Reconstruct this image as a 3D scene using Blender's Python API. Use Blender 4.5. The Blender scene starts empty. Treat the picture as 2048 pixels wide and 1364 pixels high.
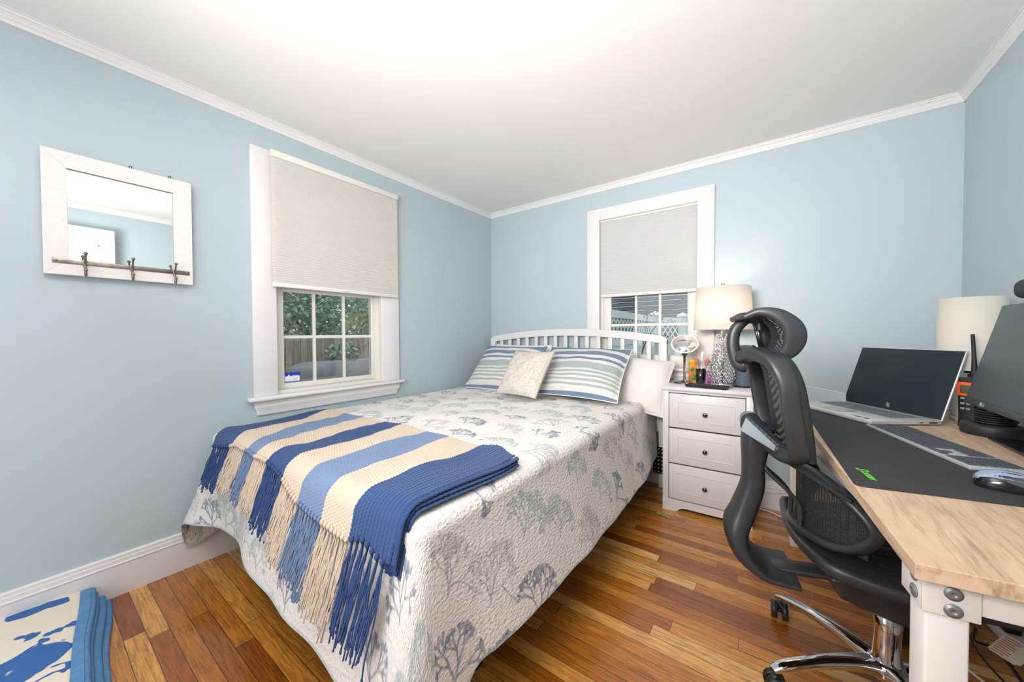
import bpy, bmesh, math, random
import numpy as np
from mathutils import Vector, Matrix
from math import sin, cos, pi, radians, sqrt
random.seed(7); rng = np.random.default_rng(7)
SC = bpy.context.scene; COL = SC.collection

# ---------------------------------------------------------------- camera
def cam_axes(y, p, r):
    F = Vector((-sin(y)*cos(p), cos(y)*cos(p), sin(p))); R0 = Vector((cos(y), sin(y), 0)); U0 = R0.cross(F)
    return F, R0*cos(r)+U0*sin(r), -R0*sin(r)+U0*cos(r)
F_, R_, U_ = cam_axes(radians(35.9653), radians(-1.1166), radians(-0.2626))
cd = bpy.data.cameras.new('camera'); cam = bpy.data.objects.new('camera', cd); COL.objects.link(cam)
m = Matrix.Identity(4)
for i in range(3):
    m[i][0] = R_[i]; m[i][1] = U_[i]; m[i][2] = -F_[i]
m[0][3], m[1][3], m[2][3] = 2.2675, -2.7777, 1.1102
cam.matrix_world = m
cd.sensor_width = 36; cd.lens = 716.68/2048*36; cd.clip_start = 0.02; cd.clip_end = 200
SC.camera = cam

# ---------------------------------------------------------------- world, lights, exposure
w = bpy.data.worlds.new('world'); SC.world = w; w.use_nodes = True
bg = w.node_tree.nodes['Background']; bg.inputs[0].default_value = (0.90, 0.94, 1.0, 1); bg.inputs[1].default_value = 2.3
def area(name, loc, rot, sx, sy, power, color=(1, 1, 1), spread=180):
    l = bpy.data.lights.new(name, 'AREA'); l.shape = 'RECTANGLE'; l.size = sx; l.size_y = sy; l.energy = power; l.color = color
    l.spread = radians(spread)
    o = bpy.data.objects.new(name, l); COL.objects.link(o); o.location = loc; o.rotation_euler = rot; return o
area('overhead_fill', (1.5, -3.0, 2.2), (0, 0, 0), 0.9, 0.6, 13, (1.0, 0.97, 0.94))  # added downward fill behind the camera; no ceiling fixture exists
area('bounced_flash', (1.95, -3.0, 1.45), (radians(143), 0, radians(-4)), 0.8, 0.5, 26, (1.0, 0.975, 0.95))
area('forward_fill', (1.75, -3.4, 1.6), (radians(97), 0, radians(2)), 0.8, 0.6, 24, (1.0, 0.975, 0.95), 120)  # extra fill from behind the camera, added to brighten the far end
area('rear_fill', (0.9, -3.6, 1.2), (radians(90), 0, 0), 1.2, 1.8, 11, (0.97, 0.98, 1.0))  # invented soft fill at the rear; the front wall has no doorway
SC.view_settings.view_transform = 'Standard'; SC.view_settings.look = 'None'
SC.view_settings.gamma = 1.0; SC.view_settings.exposure = 0.16; SC.view_settings.use_curve_mapping = False
SC.cycles.max_bounces = 10; SC.cycles.diffuse_bounces = 6; SC.cycles.transparent_max_bounces = 24
SC.cycles.caustics_reflective = False; SC.cycles.caustics_refractive = False
try:
    SC.cycles.use_denoising = True
except Exception: pass

# ---------------------------------------------------------------- helpers
def lin(c):
    if isinstance(c, str):
        c = c.lstrip('#'); c = [int(c[i:i+2], 16)/255 for i in (0, 2, 4)]
    return tuple(x/12.92 if x <= .04045 else ((x+.055)/1.055)**2.4 for x in c)
class NT:
    def __init__(s, name):
        s.m = bpy.data.materials.new(name); s.m.use_nodes = True; s.t = s.m.node_tree; s.b = s.t.nodes['Principled BSDF']; s.out = s.t.nodes['Material Output']
    def n(s, typ, **kw):
        nd = s.t.nodes.new(typ)
        for k, v in kw.items():
            if k.startswith('i_'):
                key = k[2:]; key = int(key) if key.isdigit() else key.replace('_', ' ')
                s.set(nd.inputs[key], v)
            else: setattr(nd, k, v)
        return nd
    def set(s, sock, v):
        if isinstance(v, bpy.types.NodeSocket): s.t.links.new(v, sock)
        elif isinstance(v, bpy.types.Node): s.t.links.new(v.outputs[0], sock)
        else: sock.default_value = v
    def math(s, op, a, b=0.0, c=0.0):
        nd = s.t.nodes.new('ShaderNodeMath'); nd.operation = op
        for i, v in enumerate((a, b, c)): s.set(nd.inputs[i], v)
        return nd.outputs[0]
    def ramp(s, fac, stops, interp='LINEAR'):
        nd = s.t.nodes.new('ShaderNodeValToRGB'); nd.color_ramp.interpolation = interp
        e = nd.color_ramp.elements
        while len(e) < len(stops): e.new(0.5)
        for el, (p, c) in zip(e, stops):
            el.position = p; el.color = (*c, 1)
        s.set(nd.inputs[0], fac); return nd.outputs[0]
    def mix(s, fac, a, b, mode='MIX'):
        nd = s.t.nodes.new('ShaderNodeMix'); nd.data_type = 'RGBA'; nd.blend_type = mode
        s.set(nd.inputs[0], fac); s.set(nd.inputs[6], a if not isinstance(a, tuple) else (*a[:3], 1)); s.set(nd.inputs[7], b if not isinstance(b, tuple) else (*b[:3], 1))
        return nd.outputs[2]
    def bump(s, h, strength=0.3, dist=0.01):
        nd = s.n('ShaderNodeBump', i_Strength=strength, i_Distance=dist); s.set(nd.inputs['Height'], h)
        s.t.links.new(nd.outputs[0], s.b.inputs['Normal'])
def mat(name, col, rough=0.5, metal=0.0, noise=0.03, nscale=8, bump=0.0, bscale=60, spec=None, coat=0.0, bdist=0.003, stretch=None, **kw):
    t = NT(name); c = lin(col)
    tc = t.n('ShaderNodeTexCoord'); src = tc.outputs['Object']
    if stretch:
        mp = t.n('ShaderNodeMapping', i_Vector=src, i_Scale=stretch); src = mp.outputs[0]
    nz = t.n('ShaderNodeTexNoise', i_Vector=src, i_Scale=nscale, i_Detail=4.0)
    lo = tuple(x*(1-noise) for x in c); hi = tuple(min(1, x*(1+noise)) for x in c)
    t.set(t.b.inputs['Base Color'], t.ramp(nz.outputs[0], [(0.3, lo), (0.7, hi)]))
    t.b.inputs['Roughness'].default_value = rough; t.b.inputs['Metallic'].default_value = metal
    if spec is not None: t.b.inputs['Specular IOR Level'].default_value = spec
    if coat: t.b.inputs['Coat Weight'].default_value = coat
    if bump:
        nb = t.n('ShaderNodeTexNoise', i_Vector=src, i_Scale=bscale, i_Detail=3.0); t.bump(nb.outputs[0], bump, bdist)
    for k, v in kw.items():
        t.b.inputs[k.replace('_', ' ')].default_value = v
    return t.m

def link(name, me, material=None, parent=None):
    o = bpy.data.objects.new(name, me); COL.objects.link(o)
    if material:
        for mm in (material if isinstance(material, (list, tuple)) else [material]): me.materials.append(mm)
    if parent is not None: o.parent = parent
    return o
def tag(o, label=None, cat=None, group=None, kind=None):
    if label: o['label'] = label
    if cat: o['category'] = cat
    if group: o['group'] = group
    if kind: o['kind'] = kind
    return o
def empty(name, loc, label, cat, rz=0, group=None):
    o = bpy.data.objects.new(name, None); COL.objects.link(o); o.location = loc; o.rotation_euler = (0, 0, rz); o.empty_display_size = .05
    return tag(o, label, cat, group)
class MB:
    """collects shapes into one mesh"""
    def __init__(s): s.bm = bmesh.new(); s.uv = s.bm.loops.layers.uv.new('UVMap'); s.mi = 0
    def faces(s, vs, fs, smooth=False, uvs=None):
        V = [s.bm.verts.new(v) for v in vs]
        for f in fs:
            try: fc = s.bm.faces.new([V[i] for i in f])
            except ValueError: continue
            fc.smooth = smooth; fc.material_index = s.mi
            if uvs is not None:
                for l, i in zip(fc.loops, f): l[s.uv].uv = uvs[i]
        return V
    def box(s, c, d, bev=0.0, rot=None, seg=2, mi=None):
        t = bmesh.new(); bmesh.ops.create_cube(t, size=1)
        bmesh.ops.scale(t, vec=d, verts=t.verts)
        if bev > 0: bmesh.ops.bevel(t, geom=t.edges[:], offset=min(bev, min(d)*.49), segments=seg, profile=.5, affect='EDGES')
        M = (rot if rot is not None else Matrix.Identity(4)).to_4x4()
        M = Matrix.Translation(c) @ M
        s.merge(t, M, bev > 0, mi); return s
    def bx(s, x0, x1, y0, y1, z0, z1, bev=0.0, mi=None):
        return s.box(((x0+x1)/2, (y0+y1)/2, (z0+z1)/2), (abs(x1-x0), abs(y1-y0), abs(z1-z0)), bev, mi=mi)
    def merge(s, t, M, smooth=False, mi=None):
        t.verts.index_update(); old = s.mi
        if mi is not None: s.mi = mi
        s.faces([M @ v.co for v in t.verts], [[v.index for v in f.verts] for f in t.faces], smooth); t.free(); s.mi = old
    def cyl(s, p0, p1, r0, r1=None, n=24, caps=True, smooth=True):
        r1 = r0 if r1 is None else r1; p0 = Vector(p0); p1 = Vector(p1); d = (p1-p0).normalized()
        a = d.orthogonal().normalized(); b = d.cross(a)
        vs = [p0+(a*cos(2*pi*i/n)+b*sin(2*pi*i/n))*r0 for i in range(n)]+[p1+(a*cos(2*pi*i/n)+b*sin(2*pi*i/n))*r1 for i in range(n)]
        V = s.faces(vs, [(i, (i+1) % n, n+(i+1) % n, n+i) for i in range(n)], smooth)
        if caps:
            for f in (list(reversed(V[:n])), V[n:]):
                fc = s.bm.faces.new(f); fc.material_index = s.mi
        return s
    def lathe(s, prof, c=(0, 0, 0), n=40, M=None, smooth=True):
        vs = []; fs = []; c = Vector(c)
        for r, z in prof:
            for i in range(n):
                v = Vector((r*cos(2*pi*i/n), r*sin(2*pi*i/n), z)); vs.append((M @ v if M else v)+c)
        for j in range(len(prof)-1):
            for i in range(n): fs.append((j*n+i, j*n+(i+1) % n, (j+1)*n+(i+1) % n, (j+1)*n+i))
        s.faces(vs, fs, smooth); return s
    def grid(s, P, smooth=True, closed_u=False, closed_v=False, uv=None):
        """P[i][j] -> point"""
        n = len(P); k = len(P[0]); vs = [p for row in P for p in row]; fs = []
        for i in range(n if closed_u else n-1):
            for j in range(k if closed_v else k-1):
                i2 = (i+1) % n; j2 = (j+1) % k; fs.append((i*k+j, i2*k+j, i2*k+j2, i*k+j2))
        uvs = [u for row in uv for u in row] if uv else None
        s.faces(vs, fs, smooth, uvs); return s
    def sweep(s, pts, sz, up=(0, 0, 1), n=16, ex=2.0, closed=False, res=6, smooth=True):
        """pts with half-sizes (side, up) swept through a smooth curve"""
        A = np.array([list(p)+list(q if isinstance(q, (tuple, list)) else (q, q)) for p, q in zip(pts, sz)], float)
        if res > 1: A = catmull(A, res, closed)
        N = len(A); P = A[:, :3]; rings = []
        for i in range(N):
            if closed: t = P[(i+1) % N]-P[i-1]
            else: t = P[min(i+1, N-1)]-P[max(i-1, 0)]
            t = Vector(t).normalized(); u = Vector(up); u = (u-t*u.dot(t))
            u = t.orthogonal() if u.length < 1e-4 else u
            u.normalize(); sd = t.cross(u); ring = []
            for k in range(n):
                a = 2*pi*k/n; ca, sa = cos(a), sin(a)
                x = math.copysign(abs(ca)**(2/ex), ca)*A[i, 3]; y = math.copysign(abs(sa)**(2/ex), sa)*A[i, 4]
                ring.append(Vector(P[i])+sd*x+u*y)
            rings.append(ring)
        s.grid(rings, smooth, closed_u=closed, closed_v=True)
        if not closed:
            s.faces(list(reversed(rings[0])), [tuple(range(n))]); s.faces(rings[-1], [tuple(range(n))])
        return s
    def tube(s, pts, r, n=8, res=6, closed=False): return s.sweep(pts, [(r, r)]*len(pts), n=n, res=res, closed=closed)
    def prism(s, poly, z0, z1, M=None, bev=0.0):
        t = bmesh.new(); b = [t.verts.new((x, y, z0)) for x, y in poly]; f = t.faces.new(b)
        r = bmesh.ops.extrude_face_region(t, geom=[f]); vs = [e for e in r['geom'] if isinstance(e, bmesh.types.BMVert)]
        bmesh.ops.translate(t, vec=(0, 0, z1-z0), verts=vs)
        bmesh.ops.recalc_face_normals(t, faces=t.faces)
        if bev: bmesh.ops.bevel(t, geom=t.edges[:], offset=bev, segments=2, profile=.5, affect='EDGES')
        s.merge(t, M or Matrix.Identity(4), False); return s
    def ball(s, c, r, sc=(1, 1, 1), M=None, u=20, v=12):
        t = bmesh.new(); bmesh.ops.create_uvsphere(t, u_segments=u, v_segments=v, radius=r)
        bmesh.ops.scale(t, vec=sc, verts=t.verts)
        s.merge(t, Matrix.Translation(c) @ (M.to_4x4() if M else Matrix.Identity(4)), True); return s
    def build(s, name, material=None, parent=None, M=None):
        if M is not None: bmesh.ops.transform(s.bm, matrix=M, verts=s.bm.verts)
        bmesh.ops.recalc_face_normals(s.bm, faces=s.bm.faces)
        me = bpy.data.meshes.new(name); s.bm.to_mesh(me); s.bm.free()
        return link(name, me, material, parent)
def catmull(A, res, closed=False):
    N = len(A); out = []
    for i in range(N if closed else N-1):
        p0 = A[(i-1) % N] if closed or i > 0 else 2*A[0]-A[1]
        p1 = A[i]; p2 = A[(i+1) % N]
        p3 = A[(i+2) % N] if closed or i+2 < N else 2*A[-1]-A[-2]
        for k in range(res):
            t = k/res; out.append(.5*((2*p1)+(-p0+p2)*t+(2*p0-5*p1+4*p2-p3)*t*t+(-p0+3*p1-3*p2+p3)*t**3))
    if not closed: out.append(A[-1])
    return np.array(out)
def npmesh(name, verts, quads, uv=None, colr=None, smooth=True):
    """big mesh from numpy arrays; uv / colr per vertex"""
    me = bpy.data.meshes.new(name); nv = len(verts); nf = len(quads)
    me.vertices.add(nv); me.vertices.foreach_set('co', np.asarray(verts, np.float32).ravel())
    me.loops.add(nf*4); me.loops.foreach_set('vertex_index', np.asarray(quads, np.int32).ravel())
    me.polygons.add(nf); me.polygons.foreach_set('loop_start', np.arange(0, nf*4, 4, dtype=np.int32))
    me.polygons.foreach_set('use_smooth', np.full(nf, smooth))
    me.update(calc_edges=True)
    q = np.asarray(quads).ravel()
    if uv is not None:
        l = me.uv_layers.new(name='UVMap'); l.data.foreach_set('uv', np.asarray(uv, np.float32)[q].ravel())
    if colr is not None:
        c = me.color_attributes.new('Col', 'FLOAT_COLOR', 'POINT')
        c.data.foreach_set('color', np.hstack([colr, np.ones((nv, 1))]).astype(np.float32).ravel())
    me.validate(); return me
def gridq(n, k, off=0):
    i, j = np.meshgrid(np.arange(n-1), np.arange(k-1), indexing='ij')
    a = i*k+j; return (np.stack([a, a+k, a+k+1, a+1], -1).reshape(-1, 4)+off)
def text(name, s, size, material, M, parent=None, ext=0.0003, shear=0.0, bold=0):
    cu = bpy.data.curves.new('txt', 'FONT'); cu.body = s; cu.size = size; cu.extrude = ext; cu.align_x = 'CENTER'; cu.align_y = 'CENTER'; cu.shear = shear; cu.offset = bold
    to = bpy.data.objects.new('txt', cu); COL.objects.link(to)
    me = bpy.data.meshes.new_from_object(to.evaluated_get(bpy.context.evaluated_depsgraph_get()))
    bpy.data.objects.remove(to); me.name = name; me.transform(M)
    return link(name, me, material, parent)
def frame(o, x, y):
    """matrix with local x,y axes given"""
    x = Vector(x).normalized(); y = Vector(y); y = (y-x*y.dot(x)).normalized(); z = x.cross(y)
    M = Matrix.Identity(4)
    for i in range(3): M[i][0] = x[i]; M[i][1] = y[i]; M[i][2] = z[i]; M[i][3] = o[i]
    return M

# ---------------------------------------------------------------- materials
WALL = '#b2c1c7'
def wall_mat():
    t = NT('blue_wall_paint'); tc = t.n('ShaderNodeTexCoord')
    nz = t.n('ShaderNodeTexNoise', i_Vector=tc.outputs['Object'], i_Scale=1.3, i_Detail=3.0)
    c = lin(WALL); t.set(t.b.inputs['Base Color'], t.ramp(nz.outputs[0], [(0.3, tuple(x*.98 for x in c)), (0.7, tuple(x*1.02 for x in c))]))
    t.b.inputs['Roughness'].default_value = .45
    nb = t.n('ShaderNodeTexNoise', i_Vector=tc.outputs['Object'], i_Scale=140.0, i_Detail=2.0); t.bump(nb.outputs[0], .06, .002); return t.m
M_wall = wall_mat()
M_ceil = mat('ceiling_paint', '#e8e6e3', .9, noise=.012, nscale=1.5, bump=.12, bscale=110, bdist=.002)
M_trim = mat('white_gloss_trim', '#dfddde', .35, noise=.015, bump=.03)
M_vinyl = mat('window_vinyl', '#dedcd5', .4, noise=.01)
def floor_mat():
    t = NT('oak_strip_floor'); tc = t.n('ShaderNodeTexCoord'); sp = t.n('ShaderNodeSeparateXYZ', i_Vector=tc.outputs['Object'])
    x, y = sp.outputs[0], sp.outputs[1]; W = .0572
    yr = t.math('DIVIDE', y, W); row = t.math('FLOOR', yr); fy = t.math('FRACT', yr)
    wr = t.n('ShaderNodeTexWhiteNoise', noise_dimensions='1D', i_W=row)
    xs = t.math('ADD', t.math('DIVIDE', x, .95), t.math('MULTIPLY', wr.outputs[0], 17.3)); c = t.math('FLOOR', xs); fx = t.math('FRACT', xs)
    cb = t.n('ShaderNodeCombineXYZ', i_X=row, i_Y=c)
    wn = t.n('ShaderNodeTexWhiteNoise', noise_dimensions='2D', i_Vector=cb.outputs[0])
    base = t.ramp(wn.outputs[0], [(0, lin('#93511a')), (.22, lin('#b26a20')), (.5, lin('#cd8634')), (.8, lin('#df9f4c')), (1, lin('#f0bf7a'))])
    # grain
    cv = t.n('ShaderNodeCombineXYZ', i_X=t.math('MULTIPLY', x, 2.2), i_Y=t.math('MULTIPLY', y, 20.0), i_Z=t.math('MULTIPLY', wn.outputs[0], 40.0))
    g = t.n('ShaderNodeTexNoise', i_Vector=cv.outputs[0], i_Scale=1.6, i_Detail=6.0, i_Roughness=.62, i_Distortion=1.1)
    fine = t.n('ShaderNodeTexNoise', i_Vector=t.n('ShaderNodeCombineXYZ', i_X=t.math('MULTIPLY', x, 9.0), i_Y=t.math('MULTIPLY', y, 170.0)).outputs[0], i_Scale=1.0, i_Detail=4.0, i_Distortion=.6)
    col = t.mix(t.math('MULTIPLY', t.ramp(g.outputs[0], [(.42, (0, 0, 0)), (.5, (.8,)*3), (.54, (.1,)*3), (.66, (1, 1, 1))]), .42), base, (.13, .045, .01), 'MIX')
    col = t.mix(.75, col, t.ramp(fine.outputs[0], [(.36, (.5, .38, .3)), (.56, (1, 1, 1))]), 'MULTIPLY')
    ey = t.math('MINIMUM', fy, t.math('SUBTRACT', 1.0, fy)); ex = t.math('MINIMUM', fx, t.math('SUBTRACT', 1.0, fx))
    gap = t.math('MAXIMUM', t.math('LESS_THAN', ey, .019), t.math('LESS_THAN', ex, .0012))
    col = t.mix(t.math('MULTIPLY', gap, .92), col, (.035, .015, .006))
    t.set(t.b.inputs['Base Color'], col)
    t.set(t.b.inputs['Roughness'], t.ramp(g.outputs[0], [(0, (.2,)*3), (1, (.34,)*3)]))
    t.b.inputs['Coat Weight'].default_value = .35; t.b.inputs['Coat Roughness'].default_value = .12
    t.bump(t.math('SUBTRACT', t.math('MULTIPLY', fine.outputs[0], .15), gap), .25, .0015); return t.m
M_floor = floor_mat()
M_whitelam = mat('white_laminate', '#d3d1d3', .38, noise=.01)
M_metalwhite = mat('white_powder_steel', '#dcd8d4', .4, noise=.01)
M_chrome = mat('chrome', '#d8d8da', .07, 1.0, noise=.01)
M_nickel = mat('brushed_nickel', '#8d8883', .32, 1.0, noise=.08, nscale=30)
M_bronze = mat('dark_nickel_knob', '#6d6058', .2, 1.0)
M_black = mat('black_plastic', '#26282b', .42, noise=.08, bump=.05, bscale=300)
M_blackdeep = mat('black_satin', '#101113', .5)
M_mirror = mat('mirror_glass', '#e6eaea', .02, 1.0, noise=.0)
M_rubber = mat('dark_rubber', '#1b1b1d', .6)

# ---------------------------------------------------------------- room shell
W = 3.034; YB = -3.75; CH = 2.295
def struct(name, mb, m): return tag(mb.build(name, m), kind='structure')
struct('floor', MB().bx(-.15, W+.15, YB-.15, .15, -.1, 0), M_floor)
struct('ceiling', MB().bx(-.15, W+.15, YB-.15, .15, CH, CH+.1), M_ceil)
def holed(axis, a0, a1, z0, z1, h, t0, t1):
    mb = MB(); A0, A1, Z0, Z1 = h
    for (b0, b1, c0, c1) in ((a0, A0, z0, z1), (A1, a1, z0, z1), (A0, A1, z0, Z0), (A0, A1, Z1, z1)):
        if axis == 'x': mb.bx(t0, t1, b0, b1, c0, c1)
        else: mb.bx(b0, b1, t0, t1, c0, c1)
    return mb
W1 = (-1.935, -1.245, .775, 2.06); W2 = (1.125, 1.858, .84, 2.03)
struct('wall_left', holed('x', YB, 0, 0, CH, W1, -.14, 0), M_wall)
struct('wall_back', holed('y', -.14, W+.14, 0, CH, W2, 0, .14), M_wall)
struct('wall_right', MB().bx(W, W+.14, YB, 0, 0, CH), M_wall)
struct('wall_front', MB().bx(-.14, W+.14, YB-.14, YB, 0, CH), M_wall)
def molding(name, prof, axis, a0, a1, side, wallpos):
    """prof: (offset from wall, z) polygon swept along the wall"""
    mb = MB(); P = []
    for a in (a0, a1):
        P.append([((wallpos+side*o, a, z) if axis == 'y' else (a, wallpos+side*o, z)) for o, z in prof])
    k = len(prof); mb.faces(P[0]+P[1], [(i, (i+1) % k, k+(i+1) % k, k+i) for i in range(k)]+[tuple(range(k)), tuple(range(2*k-1, k-1, -1))])
    return struct(name, mb, M_trim)
c = CH
crown = [(0, c-.045), (.006, c-.045), (.009, c-.040), (.011, c-.036), (.011, c-.030), (.014, c-.028), (.016, c-.022), (.022, c-.014), (.028, c-.010), (.030, c-.005), (.036, c-.004), (.036, c), (0, c)]
molding('trim_1', crown, 'y', YB, 0, 1, 0); molding('trim_2', crown, 'x', 0, W, -1, 0); molding('trim_3', crown, 'y', YB, 0, -1, W)
basep = [(0, 0), (.018, 0), (.018, .131), (.021, .134), (.021, .138), (.016, .140), (.016, .155), (.013, .157), (.013, .170), (.008, .174), (0, .174)]
molding('baseboard_left', basep, 'y', YB, 0, 1, 0); molding('baseboard_back', basep, 'x', 0, W, -1, 0); molding('baseboard_right', basep, 'y', YB, 0, -1, W)

# ---------------------------------------------------------------- windows
def glass_mat():
    t = NT('window_glass'); t.t.nodes.remove(t.b)
    tr = t.n('ShaderNodeBsdfTransparent'); tr.inputs[0].default_value = (.78, .81, .80, 1)
    gl = t.n('ShaderNodeBsdfGlossy'); gl.inputs['Roughness'].default_value = .02
    lw = t.n('ShaderNodeFresnel'); lw.inputs[0].default_value = 1.45
    mx = t.n('ShaderNodeMixShader', i_0=t.math('ADD', lw.outputs[0], .05), i_1=tr, i_2=gl); t.t.links.new(mx.outputs[0], t.out.inputs[0]); return t.m
M_glass = glass_mat()
def to_wall(axis):
    """local (a along wall, d out into room, z) -> world"""
    return (lambda a, d, z: (d, a, z)) if axis == 'x' else (lambda a, d, z: (a, -d, z))
def window(name, axis, ho, casing, stool, glassr, mx, mz):
    T = to_wall(axis)
    def bx(mb, a0, a1, d0, d1, z0, z1, bev=0.0):
        p = T(a0, d0, z0); q = T(a1, d1, z1)
        mb.bx(min(p[0], q[0]), max(p[0], q[0]), min(p[1], q[1]), max(p[1], q[1]), z0, z1, bev); return mb
    A0, A1, Z0, Z1 = ho; root = bpy.data.objects.new(name, None); COL.objects.link(root); root['kind'] = 'structure'
    root.location = T((A0+A1)/2, 0, Z0); off = Vector(root.location)
    def put(nm, mb, m, par=None):
        o = mb.build(nm, m); o.data.transform(Matrix.Translation(-off)); o.parent = root if par is None else par; return o
    c0, c1, ct = casing; fr = MB()
    bx(fr, c0, A0+.012, 0, .022, stool, ct, .003); bx(fr, A1-.012, c1, 0, .022, stool, ct, .003); bx(fr, A0+.0, A1-.0, 0, .0215, Z1-.012, ct-.0005, .003)
    put('casing', fr, M_trim)
    jb = MB()
    bx(jb, A0, A0+.012, -.14, .004, Z0, Z1); bx(jb, A1-.012, A1, -.14, .004, Z0, Z1); bx(jb, A0, A1, -.14, .004, Z1-.012, Z1); bx(jb, A0, A1, -.14, .0, Z0-.0, Z0+.02)
    for k in (.0, ):
        bx(jb, A0+.012, A0+.03, -.075, -.03, Z0, Z1); bx(jb, A1-.03, A1-.012, -.075, -.03, Z0, Z1)
    put('jamb', jb, M_vinyl)
    g0, g1, gb, gt = glassr; sa = MB(); d0, d1 = -.066, -.040
    gt2 = max(gt, 1.42)
    bx(sa, A0+.028, g0, d0, d1, Z0+.02, gt2+.045, .004); bx(sa, g1, A1-.028, d0, d1, Z0+.02, gt2+.045, .004)
    bx(sa, g0-.002, g1+.002, d0, d1-.001, Z0+.02, gb, .004); bx(sa, g0-.002, g1+.002, d0, d1-.001, gt, gt2+.045, .004)
    sash = put('sash', sa, M_vinyl)
    mu = MB()
    for a in mx: bx(mu, a-.009, a+.009, -.058, -.046, gb, gt)
    bx(mu, g0, g1, -.057, -.047, mz-.009, mz+.009); put('muntins', mu, M_vinyl)
    up = MB()
    bx(up, A0+.012, A0+.05, -.11, -.08, gt2, Z1-.012); bx(up, A1-.05, A1-.012, -.11, -.08, gt2, Z1-.012); bx(up, A0+.05, A1-.05, -.11, -.08, Z1-.05, Z1-.012); bx(up, A0+.05, A1-.05, -.11, -.08, gt2, gt2+.04)
    put('upper_sash', up, M_vinyl)
    put('glass', bx(MB(), g0-.004, g1+.004, -.054, -.050, gb-.004, gt+.004), M_glass)
    put('upper_glass', bx(MB(), A0+.048, A1-.048, -.097, -.094, gt2+.03, Z1-.04), M_glass)
    sl = MB(); e0, e1 = c0-.03, c1+.03
    bx(sl, e0, e1, 0, .052, stool-.022, stool, .007); put('sill', sl, M_trim)
    ap = MB(); prof = [(0, -.08), (.012, -.08), (.016, -.055), (.022, -.035), (.019, -.022), (.02, 0), (0, 0)]
    P = []
    for a, ins in ((c0+.0, 1), (c1-.0, -1)):
        P.append([T(a+ins*(.018 if z < -.05 else 0), o, stool-.022+z) for o, z in prof])
    k = len(prof); ap.faces(P[0]+P[1], [(i, (i+1) % k, k+(i+1) % k, k+i) for i in range(k)]+[tuple(range(k)), tuple(range(2*k-1, k-1, -1))])
    put('apron', ap, M_trim)
    return root, put, bx
w1, put1, bx1 = window('window_1', 'x', W1, (-2.038, -1.112, 2.128), .775, (-1.865, -1.30, .826, 1.364), (-1.691, -1.500), 1.099)
w2, put2, bx2 = window('window_2', 'y', W2, (1.033, 1.950, 2.111), .862, (1.213, 1.775, .948, 1.43), (1.411, 1.588), 1.177)
# security sticker on window 1 glass
st = MB(); bx1(st, -1.862, -1.777, -.049, -.0475, .832, .888, .0); sticker = put1('sticker', st, mat('sticker_white', '#eef0f4', .4))
M_sblue = mat('sticker_blue', '#1a3fb4', .4); M_ink = mat('sticker_ink', '#8a8f9c', .5)
q = MB(); bx1(q, -1.862, -1.777, -.0474, -.0470, .866, .888); bx1(q, -1.78, -1.777, -.0474, -.0470, .832, .888); bx1(q, -1.862, -1.777, -.0474, -.0470, .832, .8355)
p = put1('sticker_band', q, M_sblue, sticker)
q = MB(); q.prism([(-1.856, .842), (-1.850, .842), (-1.838, .855), (-1.836, .874), (-1.842, .876), (-1.848, .862)], 0, .0003, Matrix(((0, 0, 1, -.0470), (1, 0, 0, 0), (0, 1, 0, 0), (0, 0, 0, 1)))); put1('sticker_emblem', q, mat('sticker_pale', '#f4f4f6', .4), sticker)
for z, s_, tx in ((.869, .0075, 'Electronics'), (.853, .006, 'SECURITY'), (.843, .005, 'SYSTEM')):
    Mx = frame((-.0467, -1.805, z), (0, 1, 0), (0, 0, 1)); o = text('sticker_text', tx, s_, mat('sticker_pale', '#f0f0f2', .4) if z > .86 else M_ink, Mx); o.data.transform(Matrix.Translation(-Vector(w1.location))); o.parent = sticker

# ---- blinds
def blind_mat(name, col, trans=.25):
    t = NT(name); t.b.inputs['Base Color'].default_value = (*lin(col), 1); t.b.inputs['Roughness'].default_value = .8
    tl = t.n('ShaderNodeBsdfTranslucent'); tl.inputs[0].default_value = (*lin(col), 1)
    tc = t.n('ShaderNodeTexCoord'); 
    mx = t.n('ShaderNodeMixShader', i_0=trans, i_1=t.b.outputs[0], i_2=tl); t.t.links.new(mx.outputs[0], t.out.inputs[0]); return t.m
def cell_blind(axis, a0, a1, zt, zb, dmid, pitch, hr, label, fab):
    T = to_wall(axis); base = T((a0+a1)/2, dmid, zb)
    root = empty('cellular_blind', base, label, 'window blind', group='pleated window blinds'); off = Matrix.Translation(-Vector(base))
    ht, hd = hr
    def bx(a, b, d0, d1, z0, z1, bev=.002):
        p = T(a, d0, z0); q = T(b, d1, z1); return MB().bx(min(p[0], q[0]), max(p[0], q[0]), min(p[1], q[1]), max(p[1], q[1]), z0, z1, bev)
    def put(n, mb, m): o = mb.build(n, m, root); o.data.transform(off); return o
    put('headrail', bx(a0-.004, a1+.004, dmid-hd, dmid+hd, zt-ht, zt, .004), M_vinyl)
    z1 = zt-ht+.002; z0 = zb+.022; n = int((z1-z0)/pitch); P = []
    for side in (1, -1):
        P = []
        for i in range(n*4+1):
            z = z1+(z0-z1)*i/(n*4); dd = .0022*(1-cos(2*pi*(i % 4)/4))/2+.004
            P.append([T(a, dmid+side*dd, z) for a in (a0, a1)])
        mb = MB() if side == 1 else mb; mb.grid(P, smooth=False)
    put('pleated_shade', mb, fab)
    b = bx(a0-.001, a1+.001, dmid-.011, dmid+.011, zb, zb+.024, .004); put('bottom_rail', b, M_vinyl)
    a = (a0+a1)/2; put('pull_tab', bx(a-.028, a+.028, dmid+.006, dmid+.017, zb+.008, zb+.014, .002), M_vinyl)
    return root
cell_blind('x', -1.948, -1.140, 2.125, 1.378, .042, .0125, (.036, .0175), 'tall off-white pleated blind over the left wall window beside the mirror', blind_mat('warm_pleated_fabric', '#e3e0da', .3))
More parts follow.
